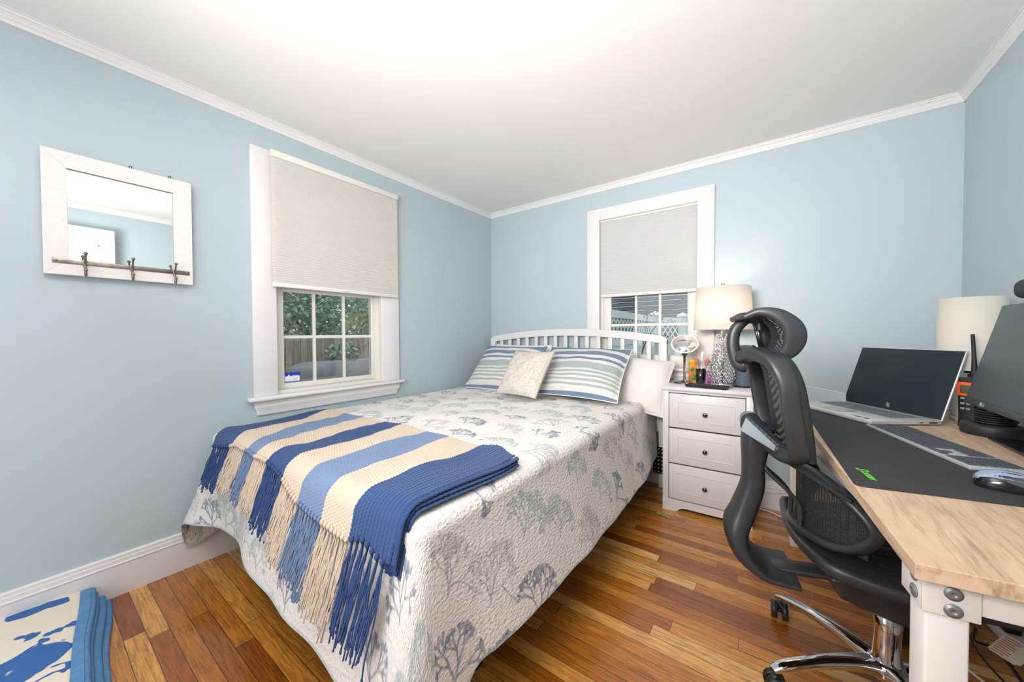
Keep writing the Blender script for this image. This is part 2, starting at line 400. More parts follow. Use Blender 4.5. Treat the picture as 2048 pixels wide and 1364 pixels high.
cell_blind('y', 1.138, 1.850, 2.026, 1.402, .002-.022, .0165, (.022, .016), 'white pleated blind in the window above the headboard', blind_mat('cool_pleated_fabric', '#dcdddd', .3))

# ---------------------------------------------------------------- outside
M_leaf = []
for i, cc in enumerate(('#7d9672', '#93ab84', '#a0b394')): M_leaf.append(mat('foliage', cc, .9, noise=.3, nscale=6))
def foliage(c, r, n, size, m, name, parent, squash=1.0, seed=1):
    R = np.random.default_rng(seed); P = R.normal(size=(n, 3)); P /= np.linalg.norm(P, axis=1)[:, None]
    P *= (R.random((n, 1))**.35)*r; P[:, 2] *= squash; P += np.array(c); a = R.normal(size=(n, 3)); b = R.normal(size=(n, 3))
    a /= np.linalg.norm(a, axis=1)[:, None]; b -= a*(a*b).sum(1)[:, None]; b /= np.linalg.norm(b, axis=1)[:, None]
    a *= size; b *= size*.6
    V = np.stack([P-a, P-b, P+a, P+b], 1).reshape(-1, 3); return link(name, npmesh(name, V, np.arange(n*4).reshape(-1, 4), smooth=False), m, parent)
struct('ground', MB().bx(-30, 30, -20, 40, -.62, -.5), mat('outdoor_ground', '#8c8e86', .9, noise=.3, nscale=2))
M_bark = mat('bark', '#5a5147', .9, noise=.3, nscale=12)
for i, (x, y, z, r, lab) in enumerate(((-7.6, -1.9, 2.0, 1.9, 'leafy green tree outside the left window with a forked trunk'), (-8.3, 2.0, 2.0, 1.9, 'broad green tree outside behind the middle window panes'), (-9, 6.1, 2.2, 2.1, 'darker green tree outside at the right of the window view'))):
    t_ = empty('garden_tree', (x, y, -.5), lab, 'tree', group='trees outside the left window'); foliage((0, 0, z+.5), r, 15000, .065, M_leaf[i % 3], 'foliage', t_, 1.05, 10+i)
    MB().sweep([(0, 0, 0), (.1, .05, 1.4), (.0, .3, 3.0)], [.16, .13, .07], up=(1, 0, 0)).sweep([(.1, .05, 1.4), (.1, -.5, 2.3), (.1, -.8, 3.1)], [.11, .08, .04], up=(1, 0, 0)).build('trunk', M_bark, t_)
for i, (x, y, z, r, lab) in enumerate(((-3.3, 2.35, .1, .6, 'low grey-green shrub outside the lower right window panes'), (-4.55, .95, .72, .3, 'small leafy branch in front of the wooden fence outside'))):
    t_ = empty('garden_shrub', (x, y, -.5), lab, 'shrub', group='shrubs outside the left window'); foliage((0, 0, z+.5), r, 1500 if i == 0 else 350, .05, mat('shrub_leaves', '#8c9a84', .7, noise=.3), 'foliage', t_, 1.0, 30+i)
    MB().sweep([(0, 0, 0), (.02, .02, z+.4)], [.03, .015], up=(1, 0, 0)).build('stem', M_bark, t_)
pl = MB()
for i in range(60): pl.bx(-5.05, -5.02, -2.6+i*.13, -2.6+i*.13+.122, -.5, 1.06+.01*(i % 3))
pl.bx(-5.09, -5.05, -2.6, 5.2, .1, .2).bx(-5.09, -5.05, -2.6, 5.2, .8, .9)
tag(pl.build('wooden_fence', mat('weathered_boards', '#8f8676', .9, noise=.35, nscale=3, stretch=(6, 6, .6))), 'weathered brown board fence outside the left window', 'fence')
cv = MB(); cv.box((-3.7, .62, .12), (.8, 1.9, 1.1), .25, seg=5); tag(cv.build('covered_furniture', mat('grey_tarp', '#6c6e70', .8, noise=.1, nscale=3, bump=.4, bscale=6, bdist=.03)), 'grey fabric-covered garden furniture outside the left window', 'furniture cover')
tb = MB(); tb.lathe([(0, .27), (.75, .27), (.78, .30), (.75, .33), (0, .33)], (-3.6, -1.25, 0)); tb.cyl((-3.6, -1.25, -.5), (-3.6, -1.25, .27), .06)
tag(tb.build('garden_table', mat('old_wood_table', '#77766a', .8, noise=.2)), 'round weathered garden table outside the lower left pane', 'table')
# vinyl fence with lattice
M_fence = mat('white_vinyl_fence', '#c3cbc8', .55, noise=.04)
vf = empty('vinyl_fence', (.42, 4.53, -.5), 'white vinyl privacy fence with lattice top seen through the window over the bed', 'fence')
def fpanel(p, q, nm):
    p = Vector((*p, 0)); q = Vector((*q, 0)); L = (q-p).length; M = frame(p-Vector((.42, 4.53, 0)), q-p, (0, 0, 1)) ; mb = MB()
    mb.bx(0, L, .3, 1.48, -.015, .015); mb.bx(0, L, 1.44, 1.53, -.03, .03); mb.bx(0, L, 1.83, 1.93, -.03, .03); mb.bx(0, L, .72, .76, -.025, .025)
    i = 0; s_ = .33
    x = -s_
    while x < L:
        for sg in (1, -1):
            a = max(0, x) if sg == 1 else x; x0, x1 = (x, x+s_) if sg == 1 else (x+s_, x)
            mb.box(((x0+x1)/2, 1.68, .004*sg), (sqrt(s_*s_+.31**2)*.98, .030, .006), rot=Matrix.Rotation(math.atan2(.31, (x1-x0)), 4, 'Z')) if 0 <= x <= L-s_ else None
        x += .165
    return mb.build(nm, M_fence, vf, M=M)
fpanel((.56, .7), (.42, 4.53), 'panel'); fpanel((.42, 4.53), (.75, 5.4), 'gate_panel')
for (x, y) in ((.42, 4.53), (.75, 5.4)):
    o = MB().bx(-.07, .07, -.07, .07, 0, 1.96).build('post', M_fence, vf); o.location = (x-.42, y-4.53, 0)
    k = MB(); k.bx(-.1, .1, -.1, .1, 1.95, 1.98); k.faces([(-.1, -.1, 1.98), (.1, -.1, 1.98), (.1, .1, 1.98), (-.1, .1, 1.98), (0, 0, 2.05)], [(0, 1, 4), (1, 2, 4), (2, 3, 4), (3, 0, 4)])
    k.build('post_cap', M_fence, o)
rf = MB()
for i in range(30):
    z = .4+i*.17; y = 9+i*.13; rf.box((0, y+.05, z+.07), (24, .25, .05), rot=Matrix.Rotation(radians(30), 4, 'X'))
rf.bx(-12, 12, 8.98, 9.05, -.5, .45)
tag(rf.build('neighbour_roof', mat('dark_shingles', '#43464c', .9, noise=.4, nscale=7, stretch=(1, 4, 4))), 'dark shingled roof of the house behind the vinyl fence', 'roof')
br = MB(); br.tube([(.62, 2.6, -.5), (.72, 2.6, .8), (1.0, 2.7, 1.35), (1.25, 2.8, 1.6), (1.6, 2.9, 1.78)], .008)
br.tube([(.72, 2.6, .8), (.78, 2.6, 1.2), (.8, 2.65, 1.5)], .006); vn = br.build('climbing_vine', M_bark)
tag(vn, 'bare brown vine branch in front of the vinyl fence', 'vine')
foliage((.82, 2.65, 1.38),   .10, 30, .018, mat('dry_leaves', '#6c6157', .8, noise=.3), 'leaves', vn, 1.0, 55); foliage((1.02, 2.8, 1.25), .16, 40, .016, M_leaf[0], 'leaves', vn, .5, 56)

# ---------------------------------------------------------------- wall mirror with hooks
mr = empty('wall_mirror', (.012, -2.50, 1.35), 'white wooden framed mirror with a three-hook iron rail on the left wall', 'mirror'); mr.rotation_euler = (0, radians(.45), 0)
Mm = mat('white_painted_wood', '#e2dedb', .5, noise=.02, bump=.15, bscale=20, stretch=(1, 1, 8))
ins = [(-.2165, 0), (.2165, 0), (.2165, .478), (-.2165, .478)]; inn = [(-.155, .060), (.152, .060), (.152, .415), (-.155, .415)]
for k in range(4):
    a, b = ins[k], ins[(k+1) % 4]; c_, d_ = inn[(k+1) % 4], inn[k]
    MB().prism([a, b, c_, d_], 0, .022, Matrix(((0, 0, 1, 0), (1, 0, 0, 0), (0, 1, 0, 0), (0, 0, 0, 1))), .0012).build('frame_board', Mm, mr)
MB().bx(.004, .010, -.157, .154, .058, .417).build('mirror_glass', M_mirror, mr)
M_iron = mat('aged_iron', '#8b857c', .35, 1.0, noise=.25, nscale=40, bump=.2)
MB().bx(.022, .0255, -.196, .204, .044, .062, .001).build('hook_rail', M_iron, mr)
for yy in (-.115, .015, .150):
    h = MB(); h.tube([(.026, yy, .055), (.045, yy, .058), (.055, yy, .075), (.060, yy, .083)], .0035).ball((.061, yy, .086), .0065)
    h.tube([(.026, yy, .052), (.034, yy, .03), (.04, yy, .005), (.052, yy, .0), (.060, yy, .018)], .0038).ball((.061, yy, .022), .0058); h.bx(.025, .029, yy-.005, yy+.005, .036, .066, .001)
    h.build('coat_hook', M_iron, mr)
for yy in (-.186, .194): MB().lathe([(0, .0285), (.003, .028), (.0045, .0255)], (0, 0, 0), 12, Matrix(((0, 0, 1), (1, 0, 0), (0, 1, 0))).to_4x4()).build('rail_screw', M_nickel, mr).location = (0, yy, .053)
for yy in (.02, .145): MB().tube([(.004, yy, .47), (.006, yy-.004, .488), (.006, yy+.004, .492), (.006, yy+.002, .478)], .0014).build('hanging_wire', M_blackdeep, mr)

# door leaf lying open against the right wall (seen in the mirror)
d1 = MB(); X = W-.05; d1.bx(X-.035, X, -2.98, -2.21, .012, 2.075, .002)
for z0, z1 in ((1.45, 1.92), (.3, 1.25)):
    for y0, y1 in ((-2.88, -2.64), (-2.55, -2.31)) if z0 < 1 else ((-2.88, -2.31),):
        d1.bx(X-.040, X-.034, y0, y1, z0, z0+.012).bx(X-.040, X-.034, y0, y1, z1-.012, z1).bx(X-.040, X-.034, y0, y0+.012, z0, z1).bx(X-.040, X-.034, y1-.012, y1, z0, z1)
dd = struct('door_1', d1, M_trim)
MB().ball((X-.085, -2.27, .95), .027).cyl((X-.035, -2.27, .95), (X-.085, -2.27, .95), .01).build('door_knob', M_nickel, dd)

# ---------------------------------------------------------------- bed
M_bedw = mat('white_bed_paint', '#dcdbdb', .35, noise=.01)
BX0, BX1, BYF, BYH, BZ = .06, 1.60, -2.24, -.10, .655
bed = empty('bed', (.86, -1.1, 0), 'white slatted queen bed with an arched headboard in the corner under the window', 'bed')
def bput(nm, mb, m): o = mb.build(nm, m, bed); o.data.transform(Matrix.Translation((-.86, 1.1, 0))); return o
def ztop(x): return 1.150-.062*((x-.87)/.79)**2-(.02 if False else 0)
xs = [.054+(1.665-.054)*i/40 for i in range(41)]
poly_t = [(x, ztop(x)-(.018 if i in (0, 40) else 0)) for i, x in enumerate(xs)]; 
def zlow(x): return 1.094-.050*((x-.87)/.73)**2
poly = poly_t+[(x, zlow(x)) for x in reversed(xs)]
MX = Matrix(((1, 0, 0, 0), (0, 0, -1, 0), (0, 1, 0, 0), (0, 0, 0, 1)))
rail = MB(); P = []
for y in (-.078, -.046): P.append([(x, y, z) for x, z in poly])
n_ = len(xs)
rail.grid([[P[0][i], P[0][2*n_-1-i]] for i in range(n_)], False); rail.grid([[P[1][i], P[1][2*n_-1-i]] for i in range(n_)], False)
rail.grid([[P[0][i], P[1][i]] for i in range(n_)], True); rail.grid([[P[0][2*n_-1-i], P[1][2*n_-1-i]] for i in range(n_)], True)
rail.faces([P[0][0], P[0][-1], P[1][-1], P[1][0]], [(0, 1, 2, 3)]); rail.faces([P[0][n_-1], P[0][n_], P[1][n_], P[1][n_-1]], [(0, 1, 2, 3)])
bput('top_rail', rail, M_bedw)
for i in range(15):
    x = .176+i*.0972; bput('slat', MB().bx(x-.016, x+.016, -.068, -.052, .62, zlow(x)+.01, .002), M_bedw)
for x in (.054, 1.612): bput('headboard_post', MB().bx(x, x+.053, -.083, -.041, 0, ztop(x+.02)-.03, .004), M_bedw)
bput('lower_rail', MB().bx(.09, 1.63, -.076, -.044, .40, .64, .003), M_bedw)
bput('box_spring', MB().box(((BX0+BX1)/2, (BYF+BYH)/2-.0, .33), (1.46, 2.02, .14), .02), mat('dark_ticking', '#4a4744', .9))
bput('mattress', MB().box(((BX0+BX1)/2, (BYF+BYH)/2-.002, .52), (1.48, 2.04, .24), .05, seg=4), mat('mattress_ticking', '#d8d5d0', .9))
M_rail = mat('black_steel', '#1c1c1e', .5, .6)
bput('side_rail', MB().bx(.10, .14, -2.1, -.09, .225, .26), M_rail); bput('side_rail', MB().bx(1.52, 1.56, -2.1, -.09, .225, .26), M_rail)
for x in (.15, .83, 1.47):
    for y in (-.35, -1.9): bput('frame_leg', MB().bx(x-.018, x+.018, y-.018, y+.018, 0, .24, .003), M_rail)
bput('headboard_bracket', MB().bx(1.578, 1.655, -.094, -.088, .105, .295).bx(1.578, 1.60, -.13, -.088, .29, .315), mat('black_plate', '#111214', .45, .3))
hl = MB()
for i in range(7):
    for j in range(3): hl.lathe([(0, 0), (.0042, 0), (.0042, .002)], (1.592+j*.0235, -.0945, .117+i*.0275), 10, Matrix.Rotation(radians(90), 4, 'X'))
bput('bracket_hole', hl, mat('hole_white', '#d9d9d6', .6))['kind'] = 'stuff'

# ---- quilt
def ss(e0, e1, x): t = np.clip((x-e0)/(e1-e0), 0, 1); return t*t*(3-2*t)
RD = .05; ix0, ix1, iyf, iyh = BX0+RD, BX1-RD, BYF+RD, BYH
def topz(x, y):
    crown = .012*(1-((x-.83)/.72)**2)
    w_ = .004*np.sin(x*9+y*4)+.003*np.sin(y*13-x*6)+.0035*np.sin(x*21+2)*np.sin(y*17)
    e = np.minimum(np.minimum((x-ix0)/.15, (ix1-x)/.15), (y-iyf)/.15); return BZ+crown+w_*ss(0, 1, e)
nx, ny = 372, 520
gx = np.linspace(ix0, ix1, nx); gy = np.linspace(iyf, iyh, ny); GX, GY = np.meshgrid(gx, gy, indexing='ij')
V1 = np.stack([GX, GY, topz(GX, GY)], -1).reshape(-1, 3); U1 = np.stack([GX, GY], -1).reshape(-1, 2); Q1 = gridq(nx, ny)
# stations: base x,y | direction angle (deg) | hem x,y,z
ST = [(ix0, -.10, 180, .035, -.10, .36), (ix0, -.7, 180, .03, -.7, .32), (ix0, -1.5, 180, .032, -1.5, .28), (ix0, -2.0, 180, .034, -2.02, .22), (ix0, iyf, 181, .036, -2.24, .125),
      (ix0, iyf, 205, .037, -2.325, .115), (ix0, iyf, 235, .075, -2.352, .235), (ix0, iyf, 262, .15, -2.318, .243), (ix0+.08, iyf, 270, .25, -2.262, .243), (.33, iyf, 270, .357, -2.252, .24), (.47, iyf, 270, .50, -2.26, .238),
      (.66, iyf, 270, .68, -2.294, .238), (.83, iyf, 270, .85, -2.303, .24), (1.02, iyf, 270, 1.02, -2.315, .24), (1.2, iyf, 270, 1.2, -2.309, .238), (1.36, iyf, 270, 1.36, -2.32, .225), (ix1-.05, iyf, 270, 1.50, -2.335, .20),
      (ix1, iyf, 275, 1.60, -2.39, .12), (ix1, iyf, 300, 1.70, -2.43, .045), (ix1, iyf, 325, 1.745, -2.37, .05), (ix1, iyf, 350, 1.69, -2.24, .15), (ix1, iyf+.06, 360, 1.648, -2.10, .235), (ix1, -2.0, 360, 1.662, -2.01, .25), (ix1, -1.85, 360, 1.685, -1.86, .25),
      (ix1, -1.6, 360, 1.684, -1.6, .25), (ix1, -1.4, 360, 1.692, -1.4, .248), (ix1, -1.1, 360, 1.684, -1.1, .25), (ix1, -.8, 360, 1.68, -.8, .25), (ix1, -.5, 360, 1.66, -.5, .25), (ix1, -.28, 360, 1.632, -.27, .25), (ix1, -.14, 360, 1.622, -.17, .25)]
A = np.array(ST, float); seglen = np.hypot(*(A[1:, 3:5]-A[:-1, 3:5]).T)+np.hypot(*(A[1:, :2]-A[:-1, :2]).T)*.3
res_ = []
for i in range(len(A)-1):
    p0 = A[max(i-1, 0)]; p1 = A[i]; p2 = A[i+1]; p3 = A[min(i+2, len(A)-1)]
    k = max(4, int(seglen[i]/(.0065 if i < 4 else .0036)))
    for j in range(k):
        t = j/k; cr = .5*((2*p1)+(-p0+p2)*t+(2*p0-5*p1+4*p2-p3)*t*t+(-p0+3*p1-3*p2+p3)*t**3); cr[:3] = p1[:3]*(1-t)+p2[:3]*t; res_.append(cr)
res_.append(A[-1]); S = np.array(res_); ns = len(S); nt = 128
ang = np.radians(S[:, 2]); nrm = np.stack([np.cos(ang), np.sin(ang)], -1)
arc = np.cumsum(np.r_[0, np.hypot(*(S[1:, 3:5]-S[:-1, 3:5]).T)])
V2 = np.zeros((ns, nt, 3)); U2 = np.zeros((ns, nt, 2)); na = 20
E = S[:, :2]+nrm*RD                              # end of the rounded edge
zb0 = topz(S[:, 0], S[:, 1]); hemlen = np.sqrt(((S[:, 3:5]-E)**2).sum(1)+(zb0-RD-S[:, 5])**2)
for j in range(nt):
    if j < na:
        ph = (j/na)*pi/2; V2[:, j, :2] = S[:, :2]+nrm*(RD*sin(ph)); V2[:, j, 2] = zb0-RD*(1-cos(ph)); d_ = np.full(ns, RD*ph)
    else:
        t = (j-na)/(nt-1-na); tt = t**1.25; V2[:, j, :2] = E*(1-tt)+S[:, 3:5]*tt; V2[:, j, 2] = (zb0-RD)*(1-t)+S[:, 5]*t; d_ = RD*pi/2+t*hemlen
        fold = .004*np.sin(arc*13+1.3)+.002*np.sin(arc*23+.5); fold[arc < 2.0] = 0
        V2[:, j, :2] += nrm*(fold*t*.9)[:, None]
    hd = (S[:, 3:5]-S[:, :2]); cu = S[:, :2]+nrm*d_[:, None]
    cu[:, 0] = np.where((S[:, 2] == 270), cu[:, 0]+(S[:, 3]-S[:, 0])*(j/nt)*.5, cu[:, 0]); U2[:, j] = cu
Vq = np.vstack([V1, V2.reshape(-1, 3)]); Uq = np.vstack([U1, U2.reshape(-1, 2)]); Qq = np.vstack([Q1, gridq(ns, nt, len(V1))])
# print: coral motifs drawn in cloth coordinates
def coral(kind, R):
    segs = []
    prm = {'blade': (.52, .74, 4), 'twig': (.44, .76, 5), 'sage': (.58, .75, 4)}[kind]
    def grow(x, y, a, L, w_, d):
        for k in range(2):
            a2 = a+R.normal(0, .14); x2, y2 = x+cos(a2)*L/2, y+sin(a2)*L/2
            tip = (1.9 if kind != 'twig' else 1.0) if (d == 0) else 1.0
            segs.append((x, y, x2, y2, w_*(1 if k == 0 else (1+tip)/2), w_*(tip if k else (1+tip)/2))); x, y, a = x2, y2, a2
        if d <= 0: return
        kids = 3 if R.random() < {'blade': .35, 'twig': .45, 'sage': .6}[kind] else 2
        for q in range(kids): grow(x, y, a+(q-(kids-1)/2)*prm[0]*1.3+R.normal(0, .13), L*prm[1]*R.uniform(.8, 1.15), w_*(.95 if kind != 'twig' else .82), d-1)
    w0 = {'blade': .018, 'twig': .0125, 'sage': .021}[kind]; D = prm[2]
    grow(0, 0, pi/2+R.normal(0, .1), .25, w0, D); grow(.0, .07, pi/2+.85, .23, w0*.9, D-1-(R.random() < .3)); grow(0, .12, pi/2-.8, .23, w0*.9, D-1)
    if kind == 'twig': grow(0, .02, pi/2+.35, .25, w0*.9, D-1)
    s_ = np.array(segs); s_[:, :4] -= np.array([0, .5, 0, .5]); return s_
COLS = {'blade': lin('#5a6b85'), 'twig': lin('#66748c'), 'sage': lin('#92aaa7')}
colr = np.tile(np.array(lin('#e0dcd9')), (len(Uq), 1))
motifs = []; R = np.random.default_rng(3); kinds = ['twig', 'blade', 'sage', 'twig', 'sage', 'blade']
k_ = 0
for r_ in range(15):
    for c_ in range(12):
        u = -.42+c_*.222+(.111 if r_ % 2 else 0)+R.normal(0, .014); v = -2.72+r_*.190+R.normal(0, .014)
        if u > 1.62: a = R.normal(pi*.30, .3)
        elif v < -2.22: a = R.normal(0, .35)
        else: a = R.normal(-.35, .45)
        motifs.append((kinds[(k_*5+r_) % 6], u, v, a, R.uniform(.145, .185)*(1.15 if u > 1.5 or v < -2.2 else 1))); k_ += 1
for (kd, u, v, a, sz) in motifs:
    idx = np.where((np.abs(Uq[:, 0]-u) < sz*.75) & (np.abs(Uq[:, 1]-v) < sz*.75))[0]
    if len(idx) == 0: continue
    sg = coral(kd, R); P_ = (Uq[idx]-np.array([u, v]))/sz; ca, sa = cos(-a), sin(-a)
    P_ = np.stack([P_[:, 0]*ca-P_[:, 1]*sa, P_[:, 0]*sa+P_[:, 1]*ca], -1)
    best = np.full(len(idx), 9.0)
    for x0, y0, x1, y1, w0, w1_ in sg:
        dx, dy = x1-x0, y1-y0; L2 = dx*dx+dy*dy+1e-9; t = np.clip(((P_[:, 0]-x0)*dx+(P_[:, 1]-y0)*dy)/L2, 0, 1)
        dd_ = np.hypot(P_[:, 0]-x0-t*dx, P_[:, 1]-y0-t*dy)-(w0+(w1_-w0)*t); best = np.minimum(best, dd_)
    al = np.clip(.5-best*sz/.0032, 0, 1)*(.9 if kd == 'blade' else .75 if kd == 'twig' else .75)
    al *= .8+.2*np.sin(P_[:, 0]*23+u*50)*np.sin(P_[:, 1]*19)
    colr[idx] = colr[idx]*(1-al[:, None])+np.array(COLS[kd])*al[:, None]
# seafoam piping along the hem
hemc = (np.arange(nt) > nt-4); band = np.zeros((ns, nt), bool); band[:, hemc] = True; bi = len(V1)+np.where(band.reshape(-1))[0]
colr[bi] = colr[bi]*.4+np.array(lin('#a3b6bb'))*.6
def quilt_mat():
    t = NT('printed_quilt'); at = t.n('ShaderNodeAttribute', attribute_name='Col'); t.set(t.b.inputs['Base Color'], at.outputs[0]); t.b.inputs['Roughness'].default_value = .85
    t.b.inputs['Specular IOR Level'].default_value = .2
    uv = t.n('ShaderNodeUVMap', uv_map='UVMap'); sp = t.n('ShaderNodeSeparateXYZ', i_Vector=uv.outputs[0])
    # scalloped stitch lines: circles around staggered centres
    dx = t.math('SUBTRACT', t.math('FRACT', t.math('DIVIDE', t.math('ADD', sp.outputs[0], 5.0), .62)), .5)
    dy = t.math('SUBTRACT', sp.outputs[1], -3.4)
    rr = t.math('SQRT', t.math('ADD', t.math('POWER', t.math('MULTIPLY', dx, .62), 2.0), t.math('POWER', dy, 2.0)))
    ring = t.math('ABSOLUTE', t.math('SINE', t.math('MULTIPLY', rr, pi/.030))); st_ = t.math('POWER', ring, .35)
    nz = t.n('ShaderNodeTexNoise', i_Vector=t.n('ShaderNodeMapping', i_Vector=uv.outputs[0], i_Scale=(1.7, 1, 1)).outputs[0], i_Scale=72.0, i_Detail=2.0, i_Roughness=.5)
    h = t.math('ADD', t.math('MULTIPLY', st_, .45), t.math('MULTIPLY', nz.outputs[0], 2.4)); t.bump(h, .6, .0036); return t.m
quilt = link('coral_print_quilt', npmesh('coral_print_quilt', Vq, Qq, Uq, colr), quilt_mat())
tag(quilt, 'white quilt with blue-grey and sage coral print covering the bed', 'quilt')

# ---- knitted throw
TX = [(0, .155, .20), (1, .232, .41), (2, .384, .565), (3, .549, .665), (4, .719, .785), (5, .869, .93), (6, 1.049, 1.06), (7, 1.189, 1.212), (8, 1.358, 1.363), (9, 1.560, 1.545)]
TA = np.array(TX, float); scol = ['navy', 'cream', 'mid', 'cream', 'navy', 'cream', 'mid', 'cream', 'navy']
SCOL = {'navy': lin('#2f4874'), 'cream': lin('#c3b3a2'), 'mid': lin('#6d81a0')}
KX = np.array([.15, .25, .34, .46, .60, .66, .77, .93, 1.05, 1.21, 1.36, 1.46, 1.545]); KL = np.array([.58, .575, .555, .52, .53, .545, .55, .565, .59, .605, .625, .605, .565])
def throw_pt(s_, l, off):
    """s_ stripe coordinate 0..9, l path length from the far edge"""
    xf = np.interp(s_, TA[:, 0], TA[:, 1]); xn = np.interp(s_, TA[:, 0], TA[:, 2]); Lk = np.interp(xn, KX, KL)
    f = np.clip(l/Lk, 0, 1.3); x = xf*(1-f)+xn*f; y0 = -1.725-.010*np.sin(xf*7)-.07*ss(8.3, 9, s_)
    R_e = RD+off; flat = (y0-iyf); ph = np.clip((l-flat)/R_e, 0, 1.40); down = np.maximum(0, l-flat-R_e*1.40)
    y = np.where(l < flat, y0-l, iyf-R_e*np.sin(ph)-down*cos(1.40)-down*.10)
    zt = topz(np.clip(x, ix0, ix1), np.clip(y, iyf, iyh)); z = np.where(l < flat, zt+off, zt-RD+R_e*np.cos(ph)-down*sin(1.40)*.985)
    wav = .010*np.exp(-((x-.30-.05*np.sin(l*9))/.10)**2)*np.sin(l*12+1)+.009*np.exp(-((x-1.36)/.09)**2)*np.exp(-((l-.30)/.10)**2)*2.2+.005*np.sin(x*11+l*9)
    z = z+np.maximum(wav, -.004)*ss(0, .08, l)+.020*ss(7.6, 9, s_)
    # left end sags over the bed's rounded edge
    e = np.maximum(0, ix0+.02-x); z = z-e*e*6
    return x, y, z, Lk
nS, nL = 640, 330
sv = np.linspace(0, 9, nS); fv = np.linspace(0, 1, nL); SG, FG = np.meshgrid(sv, fv, indexing='ij')
xn_ = np.interp(SG, TA[:, 0], TA[:, 2]); Lk_ = np.interp(xn_, KX, KL); LG_ = FG*Lk_
x_, y_, z_, _ = throw_pt(SG, LG_, .016)
xc = SG/9*1.45; px_, py_ = .0125, .0105
row = np.floor(xc/px_); fr = xc/px_-row; cell = LG_/py_+.5*(row % 2)
st_h = np.abs(np.sin(pi*fr))**.6*(.45+.55*np.abs(np.sin(pi*(cell+.35*np.abs(fr-.5)*2))))*.0052
sh = np.sin(np.clip((LG_-.5)/.1, 0, 1)*pi/2); y_ = y_-st_h*sh; z_ = z_+st_h*(1-.6*sh)
si = np.clip(np.floor(SG+.02*np.sin(LG_*60)), 0, 8).astype(int); pal = np.array([SCOL[c_] for c_ in scol]); tc_ = pal[si]
tc_ = tc_*(1+.10*(rng.random((nS, nL, 1))-.5)); VT = np.stack([x_, y_, z_], -1).reshape(-1, 3)
quads = [gridq(nS, nL)]; cols = [tc_.reshape(-1, 3)]; verts = [VT]; offn = len(VT)
# underside and folded layers along the right edge
def strip(s_edge, offs, depth, bulge):
    global offn
    n1, n2 = 26, 150; f2 = np.linspace(0.0, 1, n2); P_ = []
    for i in range(n1):
        a = i/(n1-1)
        if a < .5: ang_ = a*2*pi; dx = bulge*sin(ang_); off = offs[0]+(offs[1]-offs[0])*(1-cos(ang_))/2
        else: dx = -(a-.5)*2*depth; off = offs[1]
        xn0 = np.interp(s_edge, TA[:, 0], TA[:, 2]); Lk0 = np.interp(xn0, KX, KL)
        X_, Y_, Z_, _ = throw_pt(np.full(n2, s_edge), f2*Lk0, off); X_ = X_+dx-.02*ss(.0, .3, -f2+.3)*0
        P_.append(np.stack([X_+.0008*np.sin(np.arange(n2)*1.9)+.004*np.sin(f2*5+s_edge*40), Y_, Z_+.0015*np.sin(np.arange(n2)*1.3+i)], -1))
    P_ = np.array(P_); verts.append(P_.reshape(-1, 3)); quads.append(gridq(n1, n2, offn)); cols.append(np.tile(np.array(SCOL['navy']), (n1*n2, 1))); offn += n1*n2
strip(9.0, (.016, .004), .05, .012); strip(8.96, (.003, -.006), .04, .020); strip(8.96, (-.007, -.015), .04, .026)
M_knit = NT('knitted_yarn'); t = M_knit; at = t.n('ShaderNodeAttribute', attribute_name='Col'); t.set(t.b.inputs['Base Color'], at.outputs[0]); t.b.inputs['Roughness'].default_value = .95; t.b.inputs['Specular IOR Level'].default_value = .1
t.b.inputs['Sheen Weight'].default_value = .25
tc = t.n('ShaderNodeTexCoord'); nz = t.n('ShaderNodeTexNoise', i_Vector=tc.outputs['Object'], i_Scale=420.0, i_Detail=3.0); t.bump(nz.outputs[0], .5, .0015); M_knit = t.m
throw = link('striped_throw', npmesh('striped_throw', np.vstack(verts), np.vstack(quads), None, np.vstack(cols)), M_knit)
tag(throw, 'striped navy, blue and cream knitted throw with fringe across the foot of the bed', 'throw blanket')
M_yarn = {k: mat('yarn_'+k, {'navy': '#2b4576', 'cream': '#c6b5a2', 'mid': '#647a9c'}[k], .95, noise=.08, nscale=60, bump=.4, bscale=500) for k in SCOL}
NT_ = 70
for i in range(NT_):
    s_ = .06+8.88*(i+.5)/NT_; kind = scol[min(8, int(s_))]; xn = float(np.interp(s_, TA[:, 0], TA[:, 2])); Lk = float(np.interp(xn, KX, KL))
    X_, Y_, Z_, _ = [float(np.ravel(v)[0]) for v in throw_pt(np.array([s_]), np.array([Lk]), .018)]
    mb = MB(); mb.ball((X_, Y_-.004, Z_), .0075, (1, .9, 1.15), u=8, v=6); zl = .155+.055*(s_/9)+random.uniform(-.012, .012)
    for q in range(7):
        jx = random.uniform(-.014, .014); drift = -.012+random.uniform(-.012, .012); n_p = 7; pts = []; L_here = zl*random.uniform(.82, 1.1)
        for k in range(n_p):
            f = k/(n_p-1); zz = Z_-L_here*f; l_ = Lk+L_here*f
            xq, yq, zq, _ = [float(np.ravel(v)[0]) for v in throw_pt(np.array([s_]), np.array([l_]), .012)]
            wv = random.uniform(-1, 1)*.0030 if k else 0
            pts.append((X_+jx*min(1, f*2.2)+drift*f+wv, yq-.004-random.uniform(0, .005)-.004*f, zq))
        mb.tube(pts, .0021, n=5, res=3)
        if q < 2: mb.ball(pts[-1], .0034, (1, 1, 1.6), u=6, v=5)
    mb.build('tassel', M_yarn[kind], throw)

